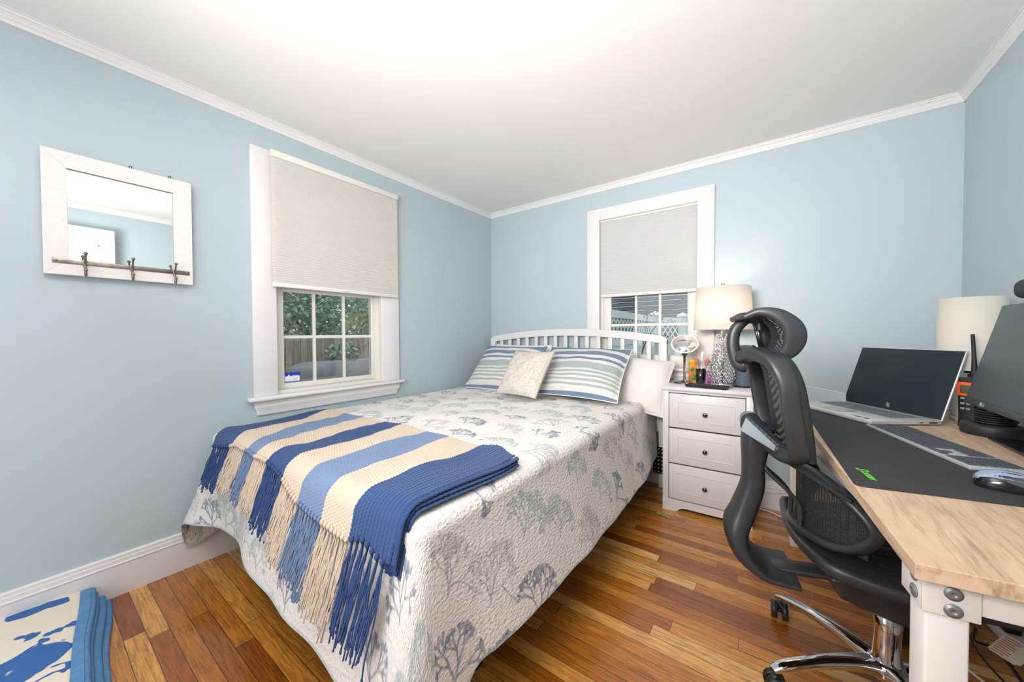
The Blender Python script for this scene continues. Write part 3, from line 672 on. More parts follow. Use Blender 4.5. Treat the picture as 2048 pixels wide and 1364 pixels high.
# ---- pillows
def pillow_mesh(w_, h_, th, n=44, edge=.012, sag=0.0, flange=0.0, seed=0):
    R2 = np.random.default_rng(seed); ph = R2.uniform(0, 6, 6); u = np.linspace(-1, 1, n); U, V = np.meshgrid(u, u, indexing='ij')
    k = 1.0-flange; a = np.clip(np.abs(U)/k, 0, 1); b = np.clip(np.abs(V)/k, 0, 1)
    prof = ((1-a**2.6)*(1-b**2.6))**.55; T_ = th/2*prof+edge*.25
    wr = .006*np.sin(U*5+ph[0]+V*2)*np.sin(V*4+ph[1])+.004*np.sin(U*11+ph[2])*np.cos(V*9+ph[3])
    pinch = 1-.05*(1-np.abs(V)**2)*np.abs(U)**3; pinch2 = 1-.06*(1-np.abs(U)**2)*np.abs(V)**3
    X_ = U*w_/2*pinch; Y_ = V*h_/2*pinch2-sag*(1-U**2)*(V > 0)*V**3
    F = np.stack([X_, Y_, T_+wr*prof], -1).reshape(-1, 3); B = np.stack([X_, Y_, -T_+wr*prof*.3], -1).reshape(-1, 3)
    uv = np.stack([(U+1)/2, (V+1)/2], -1).reshape(-1, 2); q = gridq(n, n); q2 = gridq(n, n, n*n)[:, ::-1]
    rim = [i*n for i in range(n)]+[(n-1)*n+j for j in range(1, n)]+[i*n+n-1 for i in range(n-2, -1, -1)]+[j for j in range(n-2, 0, -1)]
    r = np.array(rim); r2 = np.roll(r, -1); q3 = np.stack([r, r2, r2+n*n, r+n*n], -1)
    return npmesh('pillow', np.vstack([F, B]), np.vstack([q, q2, q3]), np.vstack([uv, uv]))
def stripe_mat():
    t = NT('striped_sham'); uv = t.n('ShaderNodeUVMap', uv_map='UVMap'); sp = t.n('ShaderNodeSeparateXYZ', i_Vector=uv.outputs[0])
    b_, w_, s_ = lin('#70839c'), lin('#d4d2ce'), lin('#a2adad')
    stops = [(0, b_), (.045, w_), (.13, s_), (.165, w_), (.205, s_), (.245, w_), (.28, s_), (.315, w_), (.345, s_), (.385, w_), (.415, s_), (.545, w_), (.60, b_), (.645, w_), (.70, b_), (.79, w_), (.865, b_)]
    v = t.math('ADD', sp.outputs[1], t.math('MULTIPLY', t.math('SINE', t.math('MULTIPLY', sp.outputs[0], 7.0)), .006))
    nz = t.n('ShaderNodeTexNoise', i_Vector=t.n('ShaderNodeMapping', i_Vector=uv.outputs[0], i_Scale=(.7, 60, 1)).outputs[0], i_Scale=3.0)
    c_ = t.ramp(v, stops, 'CONSTANT'); t.set(t.b.inputs['Base Color'], t.mix(.18, c_, t.ramp(nz.outputs[0], [(.3, (.6, .6, .6)), (.7, (1, 1, 1))]), 'MULTIPLY')); t.b.inputs['Roughness'].default_value = .9
    n2 = t.n('ShaderNodeTexNoise', i_Vector=t.n('ShaderNodeMapping', i_Vector=uv.outputs[0], i_Scale=(1, 2.2, 1)).outputs[0], i_Scale=38.0, i_Detail=2.0); t.bump(n2.outputs[0], .6, .004); return t.m
M_stripe = stripe_mat(); M_cotton = mat('white_cotton', '#dfdbd7', .85, noise=.015, bump=.35, bscale=9, bdist=.02); M_piping = mat('pale_piping', '#e5e3dd', .8)
def place_pillow(name, me, m, bl, br, tl, thick, label, cat, group=None, extra=None):
    """bl, br, tl: bottom-left, bottom-right, top-left corners (seen from the room)"""
    bl, br, tl = Vector(bl), Vector(br), Vector(tl); o = link(name, me, m); c_ = (br+tl)/2
    o.matrix_world = frame(c_, br-bl, tl-bl); tag(o, label, cat, group or {'white_pillow': 'white pillows at the head of the bed', 'striped_pillow': 'striped pillows on the bed'}.get(name)); return o
def rim_piping(o, w_, h_, r=.004, m=None):
    pts = []
    n_ = 24; per = [(-1+2*i/n_, -1) for i in range(n_)]+[(1, -1+2*i/n_) for i in range(n_)]+[(1-2*i/n_, 1) for i in range(n_)]+[(-1, 1-2*i/n_) for i in range(n_)]
    for (x, y) in per: pts.append((x*w_/2*(1-.05*(1-y*y)*abs(x)**3), y*h_/2*(1-.06*(1-x*x)*abs(y)**3), 0))
    mb = MB(); mb.sweep(pts, [(r, r)]*len(pts), up=(0, 0, 1), n=6, closed=True, res=1); return mb.build('piping', m or M_piping, o)
p2 = place_pillow('white_pillow', pillow_mesh(.68, .42, .17, seed=4, sag=.02), M_cotton, (1.04, -.37, .66), (1.69, -.355, .585), (1.085, -.165, .98), .16, 'plump white pillow drooping over the right side of the bed', 'pillow')
p3 = place_pillow('white_pillow', pillow_mesh(.60, .42, .15, seed=5), M_cotton, (.14, -.29, .665), (.80, -.30, .665), (.15, -.15, .985), .16, 'white pillow mostly hidden behind the left striped sham', 'pillow')
p4 = place_pillow('striped_pillow', pillow_mesh(.64, .46, .15, seed=1, flange=.04), M_stripe, (.215, -.55, .685), (.83, -.58, .685), (.145, -.28, .985), .15, 'blue, sage and white striped pillow leaning at the left, by the wall', 'pillow'); rim_piping(p4, .60, .46)
p5 = place_pillow('striped_pillow', pillow_mesh(.62, .46, .16, seed=2, flange=.04), M_stripe, (.925, -.64, .70), (1.53, -.61, .69), (.84, -.33, 1.00), .16, 'blue, sage and white striped pillow leaning at the right, next to the white pillow', 'pillow'); rim_piping(p5, .62, .46)
def dot_mat():
    t = NT('dotted_cushion'); tc = t.n('ShaderNodeTexCoord'); vo = t.n('ShaderNodeTexVoronoi', i_Vector=tc.outputs['Object'], i_Scale=75.0, i_Randomness=.9)
    f = t.ramp(vo.outputs['Distance'], [(.18, (1, 1, 1)), (.26, (0, 0, 0))]); t.set(t.b.inputs['Base Color'], t.mix(f, lin('#c9c3ba'), lin('#979188'))); t.b.inputs['Roughness'].default_value = .7
    t.bump(f, .5, .002); return t.m
place_pillow('dotted_cushion', pillow_mesh(.35, .36, .12, seed=3), dot_mat(), (.715, -.80, .705), (1.06, -.835, .705), (.705, -.60, .975), .12, 'small square beige dotted cushion leaning on the striped pillows', 'cushion')

# ---------------------------------------------------------------- nightstand
NZ = .778; ns_ = empty('nightstand', (1.712, -.385, 0), 'white three-drawer nightstand between the bed and the desk', 'nightstand', rz=radians(1.5))
NW, ND = .475, .36     # local: x right, y back
MB().bx(0, .016, 0, ND, 0, NZ-.024, .002).build('side_panel', M_whitelam, ns_); MB().bx(NW-.016, NW, 0, ND, 0, NZ-.024, .002).build('side_panel', M_whitelam, ns_)
MB().bx(.01, NW-.01, ND-.008, ND-.002, .05, NZ-.03).bx(.01, NW-.01, .02, ND-.01, .06, .072).build('back_panel', M_whitelam, ns_)
MB().bx(-.010, NW+.012, -.016, ND+.004, NZ-.025, NZ, .008).build('top', M_whitelam, ns_)
MB().bx(.0, .034, -.004, .014, .0, NZ-.025, .001).bx(NW-.034, NW, -.004, .014, .0, NZ-.025, .001).bx(.03, NW-.03, -.004, .012, .741, NZ-.025, .001).build('face_frame', M_whitelam, ns_)
ap = [(.0, 0), (.075, 0), (.085, .004), (.10, .018), (.115, .026), (.14, .028), (NW-.14, .028), (NW-.115, .026), (NW-.10, .018), (NW-.085, .004), (NW-.075, 0), (NW, 0), (NW, .072), (0, .072)]
MB().prism(ap, 0, .018, Matrix(((1, 0, 0, 0), (0, 0, -1, .0125), (0, 1, 0, 0), (0, 0, 0, 1)))).build('plinth', M_whitelam, ns_)
M_gap = mat('drawer_shadow_gap', '#4a4a4e', .8)
for z0, z1, lb in ((.076, .296, 'bottom'), (.300, .519, 'middle'), (.523, .738, 'top')):
    d = MB(); d.bx(.037, NW-.037, -.006, .012, z0+.002, z1-.002, .003); i0 = .05
    # routed inner panel
    a0, a1, b0, b1 = .037+i0, NW-.037-i0, z0+i0, z1-i0
    for (q0, q1, r0, r1) in ((a0, a1, b0, b0+.003), (a0, a1, b1-.003, b1), (a0, a0+.003, b0, b1), (a1-.003, a1, b0, b1)): d.bx(q0, q1, -.0085, -.005, r0, r1, .001)
    d.bx(.05, NW-.05, .012, ND-.04, z0+.02, z1-.04)
    dr = d.build('drawer', M_whitelam, ns_)
    kz = (z0+z1)/2-.006
    MB().lathe([(0, 0), (.011, 0), (.013, .004), (.012, .010), (.006, .014), (.0055, .022), (.008, .024)], (NW/2, -.030, kz), 20, Matrix.Rotation(radians(-90), 4, 'X')).build('knob', M_bronze, dr)

# lamp on the nightstand
LX, LY = 2.018, -.200
def shade_mat(name, col, emit, ecol):
    t = NT(name); t.b.inputs['Base Color'].default_value = (*lin(col), 1); t.b.inputs['Roughness'].default_value = .9
    tl = t.n('ShaderNodeBsdfTranslucent'); tl.inputs[0].default_value = (*lin(col), 1)
    tc = t.n('ShaderNodeTexCoord'); nz = t.n('ShaderNodeTexNoise', i_Vector=tc.outputs['Object'], i_Scale=300.0); t.bump(nz.outputs[0], .15, .001)
    mx = t.n('ShaderNodeMixShader', i_0=.42, i_1=t.b.outputs[0], i_2=tl); t.t.links.new(mx.outputs[0], t.out.inputs[0]); return t.m
lamp = empty('table_lamp', (LX, LY, NZ), 'lit table lamp with white tapered shade and crystal ring base on the nightstand', 'lamp')
rb, rt, zs0, zs1 = .162, .148, 1.131-NZ, 1.392-NZ
MB().lathe([(rb, zs0), (rt, zs1), (rt-.003, zs1), (rb-.003, zs0), (rb, zs0)], n=56).build('lamp_shade', shade_mat('linen_shade', '#f3ece6', 0, 0), lamp)
MB().lathe([(.014, .31), (.016, .33), (.016, .37), (.011, .385), (.011, zs0+.08)], n=24).tube([(0, 0, zs0+.06), (.0, .055, zs0+.1), (0, .06, zs0+.2), (0, 0, zs1+.008)], .002).tube([(0, 0, zs0+.06), (.0, -.055, zs0+.1), (0, -.06, zs0+.2), (0, 0, zs1+.008)], .002).build('socket', M_chrome, lamp)
sp = MB()
for k in range(3): sp.tube([(0, 0, zs1-.004), (rt*.98*cos(k*2.094), rt*.98*sin(k*2.094), zs1-.004)], .0018, res=2)
sp.build('shade_spider', M_chrome, lamp)
MB().lathe([(0, .0), (.006, 0), (.005, .006), (.012, .011), (.012, .021), (0, .027)], (0, 0, zs1+.002), 20).build('finial', M_chrome, lamp)
MB().ball((0, 0, zs0+.13), .028, (1, 1, 1.25)).build('bulb', mat('bulb_glass', '#fff2e0', .3, Emission_Color=(1, .8, .6, 1), Emission_Strength=6.0), lamp)
t = NT('clear_crystal'); t.b.inputs['Base Color'].default_value = (.93, .91, .9, 1); t.b.inputs['Roughness'].default_value = .05; t.b.inputs['Transmission Weight'].default_value = .85; t.b.inputs['IOR'].default_value = 1.5; M_crystal = t.m
M_bead = mat('crystal_bead', '#efe8e2', .12, noise=.02, Transmission_Weight=.25)
MB().bx(-.055, .055, -.055, .055, 0, .022, .003).build('crystal_plinth', M_crystal, lamp)
body = MB(); ring = MB(); prof = [(.024, .318), (.030, .27), (.042, .22), (.058, .165), (.070, .115), (.072, .085), (.064, .05), (.05, .03), (.04, .022)]
MB().cyl((0, 0, .02), (0, 0, .32), .008).build('stem', M_chrome, lamp)
R3 = random.Random(5); PA = np.array(prof)
zz = .034
while zz < .315:
    r = float(np.interp(-zz, -PA[:, 1], PA[:, 0])); n = max(6, int(2*pi*r/.0235)); ph = R3.random()*6
    for i in range(n):
        a = ph+2*pi*i/n; c_ = Vector((r*cos(a), r*sin(a), zz)); Mr = frame(c_, (-sin(a), cos(a), 0), (0, 0, 1)) @ Matrix.Rotation(R3.uniform(-.5, .5), 4, 'Y')
        rr = .0122; pts = [Mr @ Vector((rr*cos(t_), rr*sin(t_), 0)) for t_ in [2*pi*k/8 for k in range(8)]]
        ring.sweep(pts, [.0019]*8, up=(c_.x, c_.y, .01), n=5, closed=True, res=1)
        body.ball(c_*.90, .0042, (1, 1, 1), u=6, v=4)
    zz += .0215
ring.build('wire_rings', M_chrome, lamp); body.build('crystal_beads', M_bead, lamp)
pl_ = bpy.data.lights.new('lamp_bulb_light', 'POINT'); pl_.energy = 7.5; pl_.color = (1.0, .78, .58); pl_.shadow_soft_size = .035
po = bpy.data.objects.new('lamp_bulb_light', pl_); COL.objects.link(po); po.location = (0, 0, zs0+.13); po.parent = lamp

# make-up mirror
mk = empty('makeup_mirror', (1.80, -.19, NZ), 'round tilted vanity mirror on a steel pedestal on the nightstand', 'mirror')
MB().lathe([(0, 0), (.064, 0), (.066, .003), (.03, .012), (.008, .025), (.0075, .19), (0, .19)], n=40).build('pedestal', M_nickel, mk)
MR = Matrix.Translation((0, 0, .262)) @ Matrix.Rotation(radians(8), 4, 'Z') @ Matrix.Rotation(radians(90-44), 4, 'X')
MB().lathe([(.075, -.004), (.081, -.004), (.084, 0), (.081, .004), (.075, .004), (.074, 0), (.075, -.004)], n=48).build('ring_rim', mat('light_ring', '#f1e4dc', .4), mk, M=MR)
MB().lathe([(0, .002), (.0745, .002), (.0745, -.003), (0, -.003)], n=40).build('mirror_disc', M_mirror, mk, M=MR)
MB().bx(-.016, .016, -.01, .008, .186, .203, .002).build('clasp', M_black, mk)

# brushes in a glass
gl_ = empty('glass_tumbler', (1.893, -.165, NZ), 'clear glass holding make-up brushes beside the lamp', 'glass')
MB().lathe([(0, 0), (.026, 0), (.032, .10), (.0305, .10), (.025, .006), (0, .006)], n=28).build('tumbler', M_glass, gl_)
M_wood_h = mat('brush_handle', '#c9c4c0', .3, .5); M_br = mat('brush_bristle', '#c79a84', .9, noise=.1, nscale=60)
for i, (dx, dy, lx, ly, L, bw, bc, lb) in enumerate(((-.008, 0, -.02, .0, .17, .013, '#b98672', 'make-up brush with a brown domed head at the left of the glass'), (.008, .004, .03, .01, .16, .015, '#b98672', 'wide make-up brush with a brown head leaning right out of the glass'), (.0, -.008, .012, -.01, .205, .010, '#f0ebe8', 'tall make-up brush with a fluffy white head'))):
    b_ = empty('makeup_brush', (1.893+dx, -.165+dy, NZ+.008), lb, 'brush', group='make-up brushes in the glass'); d = Vector((lx, ly, L)); u = d.normalized()
    MB().cyl((0, 0, 0), d*.72, .0028, .004, 10).build('handle', M_wood_h, b_)
    MB().sweep([d*.70, d*.78, d*.93, d*1.0], [.006, bw*.8, bw, bw*.35], up=(1, 0, 0), n=14).build('bristles', mat('bristles', bc, .9, noise=.1, nscale=80), b_)
lp = MB(); lp.bx(-.009, .009, -.009, .009, 0, .095, .003); o = lp.build('lipstick_tube', mat('pink_swirl', '#b93a9a', .4, noise=.8, nscale=60)); o.location = (1.945, -.20, NZ); tag(o, 'small pink and purple patterned tube by the brush glass', 'tube')
pk = empty('snack_packet', (1.835, -.085, NZ), 'bright orange and yellow packet standing behind the vanity mirror', 'packet', rz=radians(20))
MB().box((0, 0, .075), (.055, .02, .15), .006).build('pouch', mat('orange_packet', '#e9862a', .35, noise=.5, nscale=30), pk)
MB().bx(-.0277, .0277, -.011, .011, .128, .152, .003).build('yellow_top', mat('yellow_band', '#e9c21f', .35), pk)
MB().ball((.005, -.0105, .03), .017, (1, .25, 1)).ball((-.008, -.0105, .085), .012, (1, .3, 1.2)).build('green_print', mat('green_print', '#2c8a4a', .4), pk)
# tray
ty = MB(); ang_t = radians(-27); A_ = [(-.105, -.045), (.105, -.045), (.105, .045), (-.105, .045)]; B_ = [(x*1.1, y*1.2) for x, y in A_]
ty.faces([(x, y, 0) for x, y in A_]+[(x, y, .014) for x, y in B_]+[(x*1.06, y*1.12, .014) for x, y in A_]+[(x*.97, y*.95, .003) for x, y in A_], [(3, 2, 1, 0)]+[(i, (i+1) % 4, 4+(i+1) % 4, 4+i) for i in range(4)]+[(4+i, 4+(i+1) % 4, 8+(i+1) % 4, 8+i) for i in range(4)]+[(8+i, 8+(i+1) % 4, 12+(i+1) % 4, 12+i) for i in range(4)]+[(12, 13, 14, 15)])
o = ty.build('trinket_tray', M_black); o.location = (1.95, -.315, NZ+.0003); o.rotation_euler = (0, 0, radians(-6)); tag(o, 'shallow black trinket tray on the nightstand front edge', 'tray')
# smart speaker
sk = empty('smart_speaker', (2.125, -.165, NZ), 'dark grey fabric cylinder speaker on the nightstand behind the office chair', 'speaker')
t = NT('speaker_mesh'); tc = t.n('ShaderNodeTexCoord'); vo = t.n('ShaderNodeTexVoronoi', i_Vector=tc.outputs['Object'], i_Scale=420.0); t.set(t.b.inputs['Base Color'], t.ramp(vo.outputs[0], [(.2, lin('#2b3138')), (.6, lin('#5d6873'))])); t.b.inputs['Roughness'].default_value = .7; t.bump(vo.outputs[0], .5, .001)
MB().lathe([(.044, .0), (.05, .006), (.0505, .012)], n=36).lathe([(0, .0), (.044, 0)], n=36).build('foot_ring', M_black, sk)
MB().lathe([(.0505, .012), (.05, .09), (.044, .128), (.038, .134)], n=40).build('fabric_body', t.m, sk)
MB().lathe([(.038, .134), (.03, .1355), (0, .1355)], n=36).build('top_plate', M_black, sk)

# ---------------------------------------------------------------- desk
DZ = .75
def wood_mat():
    t = NT('light_oak_laminate'); tc = t.n('ShaderNodeTexCoord'); mp = t.n('ShaderNodeMapping', i_Vector=tc.outputs['Object'], i_Scale=(9, 1.1, 9))
    n1 = t.n('ShaderNodeTexNoise', i_Vector=mp.outputs[0], i_Scale=1.6, i_Detail=5.0, i_Distortion=1.4, i_Roughness=.6)
    n2 = t.n('ShaderNodeTexNoise', i_Vector=t.n('ShaderNodeMapping', i_Vector=tc.outputs['Object'], i_Scale=(110, 9, 60)).outputs[0], i_Scale=1.3, i_Detail=3.0)
    c_ = t.ramp(n1.outputs[0], [(.3, lin('#a08773')), (.42, lin('#c2a58b')), (.58, lin('#cfb397')), (.75, lin('#ac917b'))])
    c_ = t.mix(.45, c_, t.ramp(n2.outputs[0], [(.36, (.62, .5, .42)), (.5, (1, 1, 1))]), 'MULTIPLY'); t.set(t.b.inputs['Base Color'], c_); t.b.inputs['Roughness'].default_value = .45
    t.bump(n2.outputs[0], .12, .0008); return t.m
FL, FR, BR, BL = (2.451, -1.963), (3.022, -1.885), (2.935, -.33), (2.332, -.365)
desk = empty('desk', (2.70, -1.15, 0), 'light oak topped desk with white steel frame along the right wall', 'desk')
def dput(nm, mb, m, par=None):
    o = mb.build(nm, m); o.data.transform(Matrix.Translation((-2.70, 1.15, 0))); o.parent = par or desk; return o
dput('desktop', MB().prism([FL, FR, BR, BL], DZ-.025, DZ, None, .0012), wood_mat())
Lf, Rt = Vector((*FL, 0)), Vector((*FR, 0)); ex = (Rt-Lf).normalized(); ey = (Vector((*BL, 0))-Lf).normalized(); DL = (Vector((*BL, 0))-Lf).length; DWd = (Rt-Lf).length
def dpt(u, v, z): p = Lf+ex*u+ey*v; return Vector((p.x, p.y, z))
def dbox(mb, u0, u1, v0, v1, z0, z1, bev=.003):
    c_ = dpt((u0+u1)/2, (v0+v1)/2, (z0+z1)/2); M = frame((0, 0, 0), ex, ey); mb.box(c_, (u1-u0, v1-v0, z1-z0), bev, rot=M); return mb
for u, v in ((.021, .034), (DWd-.065, .034), (.012, DL-.08), (DWd-.08, DL-.085)):
    dput('leg', dbox(MB(), u, u+.05, v, v+.05, .0, DZ-.026, .004), M_metalwhite)
dput('side_beam', dbox(MB(), .012, .042, .078, DL-.08, .672, .7245), M_metalwhite); dput('side_beam', dbox(MB(), DWd-.06, DWd-.03, .08, DL-.08, .672, .7245), M_metalwhite)
dput('cross_beam', dbox(MB(), .056, DWd-.064, .034, .064, .672, .7245), M_metalwhite); dput('cross_beam', dbox(MB(), .056, DWd-.064, DL-.07, DL-.04, .672, .7245), M_metalwhite)
br_ = MB(); dbox(br_, .018, .082, .030, .035, .662, .7245, .001); dbox(br_, .016, .021, .032, .10, .662, .7245, .001); dput('corner_bracket', br_, M_metalwhite)
M_bolt = mat('zinc_bolt', '#8f9292', .45, .7, noise=.1, nscale=40)
for (u, v, z, ax_) in ((.052, .0300, .7005, 'v'), (.052, .0300, .6735, 'v'), (.0160, .054, .708, 'u'), (.0160, .054, .680, 'u')):
    d_ = -ey if ax_ == 'v' else -ex; c_ = dpt(u, v, z); Mr = Matrix.Translation(c_) @ d_.to_track_quat('Z', 'Y').to_matrix().to_4x4()
    dput('bolt', MB().lathe([(.0, 0), (.0108, 0), (.0108, .0014), (.0088, .0016), (.0078, .0030), (.0035, .0042), (.003, .003), (0, .003)], n=24, M=Mr), M_bolt)

# desk mat
dm = MB(); MF = [(2.428, -1.632), (2.752, -1.560), (2.700, -.86), (2.386, -.60)]
A_ = []
for i in range(4):
    p, q, r_ = Vector(MF[i-1]), Vector(MF[i]), Vector(MF[(i+1) % 4])
    for k in range(5):
        t_ = k/4; a = q+(p-q).normalized()*.02; b = q+(r_-q).normalized()*.02; A_.append(((1-t_)**2*a+2*t_*(1-t_)*q+t_*t_*b))
dm.prism([(p.x, p.y) for p in A_], DZ, DZ+.003)
o = dm.build('desk_mat', mat('black_cloth_mat', '#2f2e31', .8, noise=.12, nscale=14, bump=.1, bscale=500)); tag(o, 'large black cloth desk mat with green logo on the oak desk', 'desk mat'); deskmat = o
M_green = mat('green_print', '#63d42c', .5)
text('mat_logo', 'S', .030, M_green, frame((2.458, -1.491, DZ+.0032), (.15, -.99, 0), (.99, .15, 0)), deskmat, .0002, .5, .0008)
text('mat_lettering', 'KYTDIM', .0165, M_green, frame((2.464, -1.537, DZ+.0032), (.15, -.99, 0), (.99, .15, 0)), deskmat, .0002, .3, .0005)

# laptop
lt = empty('laptop', (2.57, -.60, DZ+.004), 'open silver laptop with dark screen and chrome emblem on the desk', 'laptop')
HR = Vector((2.80, -.70, 0)); ddv = Vector((.8211, .5708, 0)); wdv = Vector((.5708, -.8211, 0)); LW, LD = .42, .27
org = HR-wdv*LW-ddv*LD; ML = frame(org-Vector((2.57, -.60, 0)), wdv, ddv)       # local x: width, y: depth (0 = user edge)
M_alu = mat('silver_aluminium', '#cfcfcd', .35, .35, noise=.02)
MB().bx(0, LW, 0, LD, 0, .016, .003).build('base', M_alu, lt, M=ML)
kb_ = MB(); kb_.bx(.035, LW-.035, .115, .235, .0155, .0163); kbase = kb_.build('keyboard_deck', mat('deck_grey', '#b9babb', .5, .1), lt, M=ML)
keys = MB()
for r_ in range(6):
    for c_ in range(17):
        x0 = .038+c_*.0203; y0 = .118+r_*.0193; keys.bx(x0, x0+.0175, y0, y0+.0165, .0163, .0180, .0006)
keys.build('keys', mat('laptop_keys', '#6c7178', .5), kbase, M=ML)['kind'] = 'stuff'
MB().bx(.15, .27, .012, .10, .0158, .0164).build('touchpad', mat('touchpad', '#c0c0bf', .3, .6), lt, M=ML)
MB().bx(LW-.085, LW-.062, .010, .026, .0160, .0165).build('blue_sticker', mat('blue_sticker', '#2a62c8', .3), lt, M=ML)
MB().bx(LW-.050, LW-.030, .014, .028, .0160, .0165).build('dark_sticker', mat('dark_sticker', '#4a4a66', .3), lt, M=ML)
tilt = radians(18.5); MS = ML @ Matrix.Translation((0, LD, .012)) @ Matrix.Rotation(-tilt, 4, 'X')   # local x width, z up the screen
MB().bx(0, LW, -.0035, .0035, 0, .287, .003).build('lid', M_alu, lt, M=MS)
scr = MB().bx(.004, LW-.004, -.0045, -.0032, .004, .283, .0004).build('screen', mat('dark_lcd', '#18252b', .3, noise=.02, spec=.35), lt, M=MS)
lg_ = MB()
for k, (x0, z0, h_) in enumerate(((-.006, .002, .012), (-.002, -.006, .014), (.002, -.003, .014), (.006, -.008, .012))):
    lg_.prism([(x0-.0008, z0), (x0+.0008, z0), (x0+.0038, z0+h_), (x0+.0022, z0+h_)], 0, .0003, Matrix(((1, 0, 0, LW/2), (0, 0, -1, -.0046), (0, 1, 0, .021), (0, 0, 0, 1))))
lg_.build('emblem', mat('emblem_silver', '#e8eaee', .2, .3), lt, M=MS)
MB().bx(.03, LW-.03, LD-.004, LD+.006, .006, .017, .002).build('hinge', mat('hinge_grey', '#8c8c8c', .4, .7), lt, M=ML)
MB().bx(LW-.001, LW+.0006, LD-.05, LD-.02, .005, .010).bx(LW-.001, LW+.0006, LD-.085, LD-.075, .006, .010).build('side_port', M_blackdeep, lt, M=ML)

# external keyboard
ke = empty('computer_keyboard', (2.56, -.885, DZ+.003), 'full-size slim grey keyboard with dark keys on the desk mat', 'keyboard')
kx = Vector((.263, -.965, 0)).normalized(); ky = Vector((kx.y*-1, kx.x, 0)); MK = frame((0, 0, 0), kx, ky); KW, KD = .47, .128
MB().bx(0, KW, 0, KD, 0, .009, .002).build('case', mat('space_grey_case', '#a4a6aa', .4, .1), ke, M=MK)
M_key = mat('dark_keys', '#464b52', .45)
kk = []
for r_ in range(6):
    y0 = .008+r_*.0193; x = .006
    if r_ == 0: ws = [.022, .022, .022, .115, .022, .022, .022]
    elif r_ == 1: ws = [.044]+[.0175]*10+[.044]
    elif r_ == 2: ws = [.032]+[.0175]*11+[.034]
    elif r_ == 3: ws = [.026]+[.0175]*12+[.022]
    elif r_ == 4: ws = [.0175]*13+[.033]
    else: ws = [.0175]*14
    tot = sum(ws); g = (.292-tot)/(len(ws)-1)
    for wk in ws: kk.append((x, y0, wk, .0165 if r_ < 5 else .012)); x += wk+g
for c_ in range(3):
    for r_ in (3, 4, 5): kk.append((.306+c_*.0195, .008+r_*.0193, .0172, .0165 if r_ < 5 else .012))
    kk.append((.306+c_*.0195, .008, .0172, .0165))
kk.append((.3255, .0273, .0172, .0165))
for c_ in range(4):
    for r_ in range(6):
        if r_ == 0 and c_ == 1: continue
        kk.append((.376+c_*.0205, .008+r_*.0193, .0385 if (r_ == 0 and c_ == 0) else .0178, .0165 if r_ < 5 else .012))
kk.sort(key=lambda k: -k[0]); rest = MB()
for i, (x, y, wk, hk) in enumerate(kk):
    if i < 99: MB().bx(x, x+wk, y, y+hk, .009, .0112, .0009).build('key', M_key, ke, M=MK)
    else: rest.bx(x, x+wk, y, y+hk, .009, .0112, .0009)
if len(kk) > 99: rest.build('key', M_key, ke, M=MK)['kind'] = 'stuff'

# mouse
ms = empty('computer_mouse', (2.716, -1.468, DZ+.003), 'black and silver-blue wireless mouse on the desk mat at the right edge', 'mouse', rz=radians(-8))
def mouse_pt(u, v, sc=1.0):
    L_, Wd, Hh = .062, .036, .043; x = -L_*cos(u*pi); rr = sin(u*pi)**.62; y = Wd*rr*cos(v*pi)*(1-.10*math.exp(-((u-.55)/.18)**2)); z = Hh*(rr**.9)*sin(v*pi)**.75*(1-.28*max(0, u-.4)/.6)
    return Vector((x, y, max(0, z)))*sc
def patch(u0, u1, v0, v1, off, n=26):
    return [[mouse_pt(u0+(u1-u0)*i/n, v0+(v1-v0)*j/n, 1.0+off) for j in range(n+1)] for i in range(n+1)]
MB().grid(patch(.005, .995, 0, 1, 0)).build('shell', mat('glossy_black', '#15161a', .15), ms)
MB().grid([[mouse_pt(u, .5+w_*(.10+.20*math.sin(min(1, u*1.15)*pi)**.7), 1.012) for w_ in (-1, -.6, -.2, .2, .6, 1)] for u in [.04+.88*i/30 for i in range(31)]]).build('top_cover', mat('silver_blue_cover', '#9aa6bf', .3, .4), ms)
MB().grid([[mouse_pt(.62+.24*math.cos(a)*r, .80+.11*math.sin(a)*r, 1.012) for a in [2*pi*k/24 for k in range(25)]] for r in (1, .66, .33, .02)]).build('side_grip', mat('grip_rubber', '#3a3d44', .6), ms)
mt = text('mouse_lettering', 'logitech', .0085, mat('grey_print', '#d4d7dc', .4), Matrix.Identity(4), ms, .0)
for v_ in mt.data.vertices: v_.co = mouse_pt(.165+v_.co.x*5.6, .735-v_.co.y*11, 1.012)
MB().cyl((.035, -.003, .030), (.035, .003, .030), .010, n=20).build('scroll_wheel', M_rubber, ms)

# monitor
mo = empty('monitor', (2.88, -1.12, DZ), 'dark widescreen monitor leaning back on its stand by the right wall', 'monitor')
pb = Vector((2.809, -.85, .867)); pt = Vector((2.888, -.85, 1.1985)); up_ = (pt-pb); MH = up_.length; up_.normalize(); MW_ = .545
MM = frame(pb-Vector((2.88, -1.12, DZ)), (0, -1, 0), up_)     # x along screen, y up, z -> back? 
sgn = 1 if MM.col[2][0] < 0 else -1                           # towards the user (-x)
MB().bx(0, MW_, 0, MH, -.030*sgn, 0, .004).build('bezel', M_black, mo, M=MM)
MB().bx(.004, MW_-.004, .022, MH-.004, -.001*sgn, .0006*sgn).build('screen', mat('matte_lcd', '#3a3d40', .28, noise=.03, spec=.5), mo, M=MM)
MB().bx(.0, MW_, .0, .021, -.002*sgn, .0014*sgn, .0006).build('chin', mat('bezel_strip', '#3b3a3a', .4), mo, M=MM)
MB().bx(MW_/2-.04, MW_/2+.04, .05, .2, -.062*sgn, -.028*sgn, .006).build('rear_housing', M_black, mo, M=MM)
lx = .125; Ml = MM @ Matrix.Translation((lx, .0105, .0018*sgn)); 
if sgn < 0: Ml = Ml @ Matrix.Rotation(pi, 4, 'Y')
